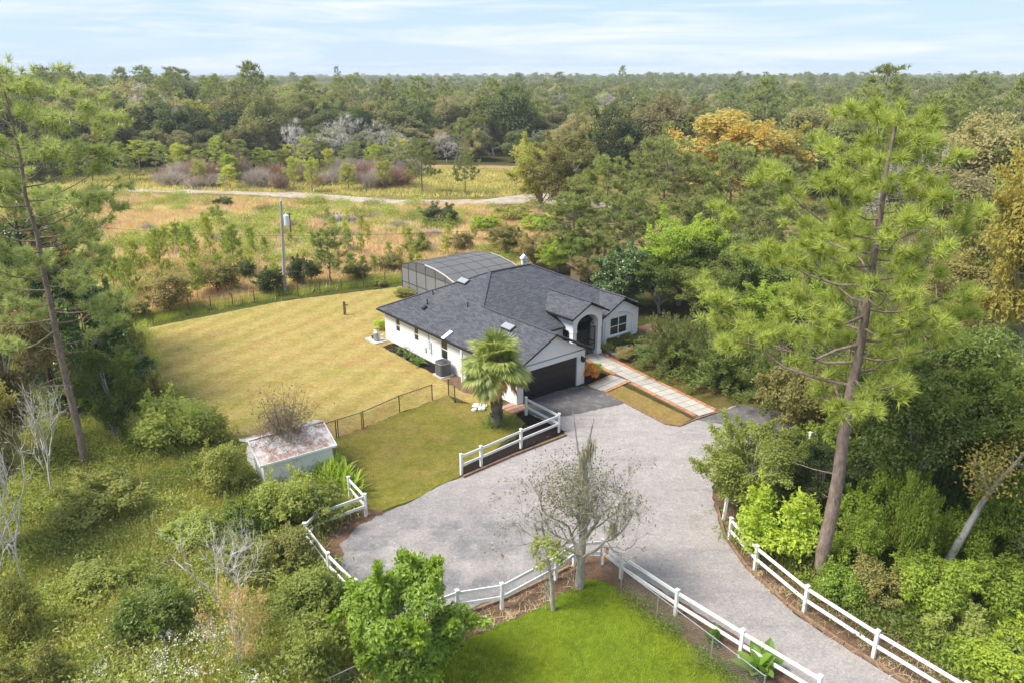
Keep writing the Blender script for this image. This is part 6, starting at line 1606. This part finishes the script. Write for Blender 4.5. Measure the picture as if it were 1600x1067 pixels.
# two tall trees that break the skyline
put('pine_tree', 'pinefar0', 530, 162, 104, 14, 'lone tall tree breaking the skyline left of centre', None)
put('pine_tree', 'pinefar1', 970, 170, 103, 16, 'lone tall pine breaking the skyline right of centre', None)
put('pine_tree', 'pinefar2', 1590, 260, 100, 40, 'tall thin pine on the skyline at right edge', None)

# ---------------------------------------------------------------- grass, weeds and litter (uncountable)
def tuft_mesh(key, seed, n, H, R, w, lm, bend=.35):
    V = Veg(seed); r = V.r; a = NP.stack([r.normal(size=n) * R, r.normal(size=n) * R, NP.zeros(n)], 1); d = NP.stack([r.normal(size=n) * bend, r.normal(size=n) * bend, NP.ones(n)], 1)
    V.blades(a, a + unit(d) * H * r.uniform(.45, 1.05, (n, 1)), w); return V.foliage(key, LM[lm])
def weed_mesh(key, seed, lm, n=420, flower=False):
    V = Veg(seed); r = V.r; c = r.normal(size=(n, 3)) * [.45, .45, .2]; c[:, 2] = NP.abs(c[:, 2]) + .12 + .2 * r.random(n)
    V.leaves(c, rdir(r, n) + [0, 0, .3], rdir(r, n) + [0, 0, 1.], .13 * r.uniform(.6, 1.3, n), .06); me = V.foliage(key, LM[lm]); return me
def flower_mesh(key, seed):
    V = Veg(seed); r = V.r; n = 60; c = r.normal(size=(n, 3)) * [.4, .4, .1] + [0, 0, .75]; c = NP.repeat(c, 4, 0) + r.normal(size=(n * 4, 3)) * .03
    V.leaves(c, rdir(r, n * 4), rdir(r, n * 4) + [0, 0, 1.], .055, .045); return V.foliage(key, LM['flower'])
rg = NP.random.default_rng(9)
def patchy(Q, k):
    return NP.sin(Q[:, 0] * .21 + k) * NP.sin(Q[:, 1] * .17 + 2 * k) + .6 * NP.sin(Q[:, 0] * .09 - Q[:, 1] * .07 + 3 * k)
def cover(name, pix, dens, mesh, smin, smax, label, avoid=None, z=0.0, patch=None):
    Q = strew(rg, pix, dens)
    if patch is not None: Q = Q[patchy(Q, patch) + rg.normal(size=len(Q)) * .25 > .0]
    n = len(Q)
    if avoid is not None and n:
        for poly in avoid:
            Q = Q[~inside(Q, [tuple(ground(*p))[:2] for p in poly])]
        n = len(Q)
    return scatter(name, NP.column_stack([Q, NP.full(n, z)]), rg.uniform(smin, smax, n), rg.uniform(0, 6.28, n), mesh, label)
WILD_L = [(-120, 1250), (-60, 560), (150, 512), (222, 520), (240, 575), (262, 620), (330, 680), (400, 720), (520, 740), (548, 790), (490, 838), (472, 858), (520, 935), (560, 975), (640, 1010), (690, 1035), (600, 1120), (560, 1250)]
WILD_R = [(1145, 850), (1200, 800), (1130, 770), (1200, 715), (1260, 700), (1300, 640), (1500, 560), (1750, 560), (1850, 1250), (1720, 1160), (1510, 1062), (1370, 985), (1260, 915), (1190, 860)]
g1 = tuft_mesh('tall_grass_tuft', 401, 90, .75, .3, .022, 'tallgrass'); g2 = tuft_mesh('green_grass_tuft', 402, 90, .7, .3, .024, 'greengrass'); wd = weed_mesh('weed_patch', 403, 'weed'); wd2 = weed_mesh('weed_patch_thick', 404, 'thick')
cover('tall_grass', WILD_L, 1.8, g1, .7, 1.5, 'tall yellowing grass through the wild left patch')
cover('green_grass', WILD_L, 3.0, g2, .6, 1.3, 'green grass through the wild left patch')
cover('weeds', WILD_L, 1.3, wd, .6, 1.5, 'leafy weeds over the wild left patch')
cover('weeds', WILD_L, .25, wd2, .5, 1.2, 'dark leafy weeds over the wild left patch')
cover('white_flowers', [(150, 1100), (170, 920), (300, 890), (420, 920), (520, 1000), (520, 1100)], .18, flower_mesh('flower_head', 405), .7, 1.2, 'small white wildflowers in the lower left weeds')
cover('white_flowers', [(90, 700), (300, 720), (400, 860), (200, 850)], .16, flower_mesh('flower_head2', 406), .6, 1.0, 'scattered white wildflowers left of the shed')
cover('weeds', WILD_R, 1.2, wd2, .7, 1.7, 'dark leafy undergrowth on the floor of the right thicket')
cover('weeds', WILD_R, .9, weed_mesh('vine_patch', 407, 'vine'), .7, 1.7, 'bright creeping vines over the right thicket floor')
cover('green_grass', WILD_R, .8, g2, .8, 1.6, 'green grass at the edge of right thicket')
VERGE = [(140, 512), (222, 508), (440, 464), (560, 449), (640, 440), (620, 430), (500, 444), (400, 460), (200, 494)]
cover('verge_grass', VERGE, 3.0, g2, .6, 1.2, 'rank green grass along the back fence')
FIELD = [(-60, 500), (225, 496), (430, 460), (640, 432), (800, 420), (870, 400), (870, 322), (600, 322), (200, 306), (-60, 310)]
tanm = tuft_mesh('tan_tuft', 410, 60, .75, .5, .06, 'tan', .5); grn = tuft_mesh('green_scrub_tuft', 411, 50, .7, .5, .07, 'tallgrass', .5)
POND = [[(480, 340), (520, 333), (570, 342), (560, 354), (505, 351)]]
cover('tan_grass', FIELD, .7, tanm, .6, 1.4, 'tan dry grass over the field behind the lawn', POND)
cover('rusty_grass', FIELD, 1.0, tuft_mesh('rusty_tuft', 413, 60, .8, .55, .06, 'rusty', .5), .6, 1.4, 'rusty brown grass patches in the field behind the lawn', POND, patch=1.0)
cover('field_weeds', FIELD, .5, grn, .6, 1.4, 'yellow green weed patches in the field behind the lawn', POND, patch=2.7)
cover('field_weeds', FIELD, .12, wd, 1.0, 2.4, 'leafy weed patches in the field behind the lawn', POND, patch=4.1)
cover('meadow_grass', [(-60, 296), (180, 298), (420, 299), (640, 311), (760, 309), (880, 300), (880, 264), (690, 264), (520, 282), (340, 284), (180, 264), (-60, 264)], .3, tuft_mesh('meadow_tuft', 412, 45, .8, .7, .1, 'tallgrass', .5), .7, 1.5, 'yellow green grass in the far meadow beyond the track')
cover('tan_grass', [(180, 307), (420, 309), (600, 324), (800, 324), (800, 331), (600, 332), (420, 318), (180, 316)], .5, grn, .6, 1.2, 'rough grass along near side of the sand track')
cover('lawn_grass', [(600, 1130), (690, 1035), (740, 996), (800, 972), (860, 942), (920, 907), (960, 920), (1010, 958), (1100, 1020), (1180, 1080), (1200, 1130)], 42, tuft_mesh('bright_tuft', 420, 16, .1, .07, .012, 'grass', .5), .7, 1.5, 'bright green lawn grass blades at the bottom', z=0.0)
LAWN = [(222, 514), (330, 493), (440, 471), (560, 456), (636, 447), (640, 462), (600, 490), (595, 530), (690, 588), (700, 617), (676, 626), (625, 644), (568, 669), (526, 683), (470, 690), (400, 700), (330, 668), (285, 628), (258, 600), (240, 566)]
cover('lawn_grass', LAWN, 5, tuft_mesh('gold_tuft', 421, 12, .06, .12, .02, 'lawn', .8), .6, 1.5, 'short golden blades of the mown back lawn')
cover('lawn_grass', [(526, 683), (625, 644), (701, 617), (800, 645), (770, 702), (722, 728), (650, 776), (570, 800), (500, 720)], 9, tuft_mesh('olive_tuft', 422, 12, .07, .12, .016, 'tallgrass', .8), .5, 1.2, 'short olive blades of the front lawn')
straw = tuft_mesh('straw_tuft', 423, 14, .35, .12, .012, 'straw', 1.2)
for pix, lb in (([(1118, 800), (1150, 800), (1210, 860), (1300, 935), (1420, 1000), (1560, 1080), (1480, 1100), (1400, 1060), (1300, 1000), (1225, 945), (1160, 880)], 'dry straw grass along the right drive fence'), ([(566, 952), (640, 985), (740, 992), (860, 938), (920, 903), (900, 880), (860, 900), (790, 938), (715, 962)], 'dry straw along the fence above the bright lawn'), ([(472, 850), (500, 826), (575, 795), (545, 815), (512, 845), (525, 895), (575, 950), (555, 955)], 'dry straw inside the left drive fence')):
    cover('dry_straw', pix, 7, straw, .6, 1.5, lb)
cover('dry_straw', [(1190, 860), (1260, 905), (1380, 975), (1560, 1065), (1600, 1062), (1500, 1010), (1380, 945), (1260, 880)], 3.5, tuft_mesh('tall_straw', 426, 40, .8, .14, .014, 'straw', .6), .7, 1.5, 'tall dry grass behind the right drive fence')
cover('hedge_weeds', [(945, 890), (970, 915), (1026, 960), (1110, 1026), (1190, 1090), (1170, 1098), (1100, 1040), (1015, 975), (960, 925)], 9, weed_mesh('fence_weed', 424, 'thick', 200), .35, .7, 'weeds grown through the silver chain link fence')
cover('fallen_leaves', [(560, 800), (722, 742), (880, 680), (1040, 670), (1115, 780), (1160, 890), (1240, 960), (1000, 900), (900, 866), (720, 955), (560, 930), (505, 850)], .5, tuft_mesh('leaf_litter', 425, 5, .05, .25, .03, 'straw', 2), .6, 1.3, 'fallen leaves strewn on the gravel drive', z=.012)

# ---------------------------------------------------------------- the damp air
t = NT('haze_air'); t.t.nodes.remove(t.b)
pv = t.n('ShaderNodeVolumePrincipled'); pv.inputs['Color'].default_value = (.86, .92, 1.0, 1); pv.inputs['Density'].default_value = .00022; pv.inputs['Anisotropy'].default_value = 0.0
t.l(pv.outputs[0], t.out.inputs['Volume'])
tag(MB().box(-4700, 4700, -120, 6100, -1.02, 30.0).build('haze', t.m), 'pale haze in the air over the land', None, None, 'stuff')
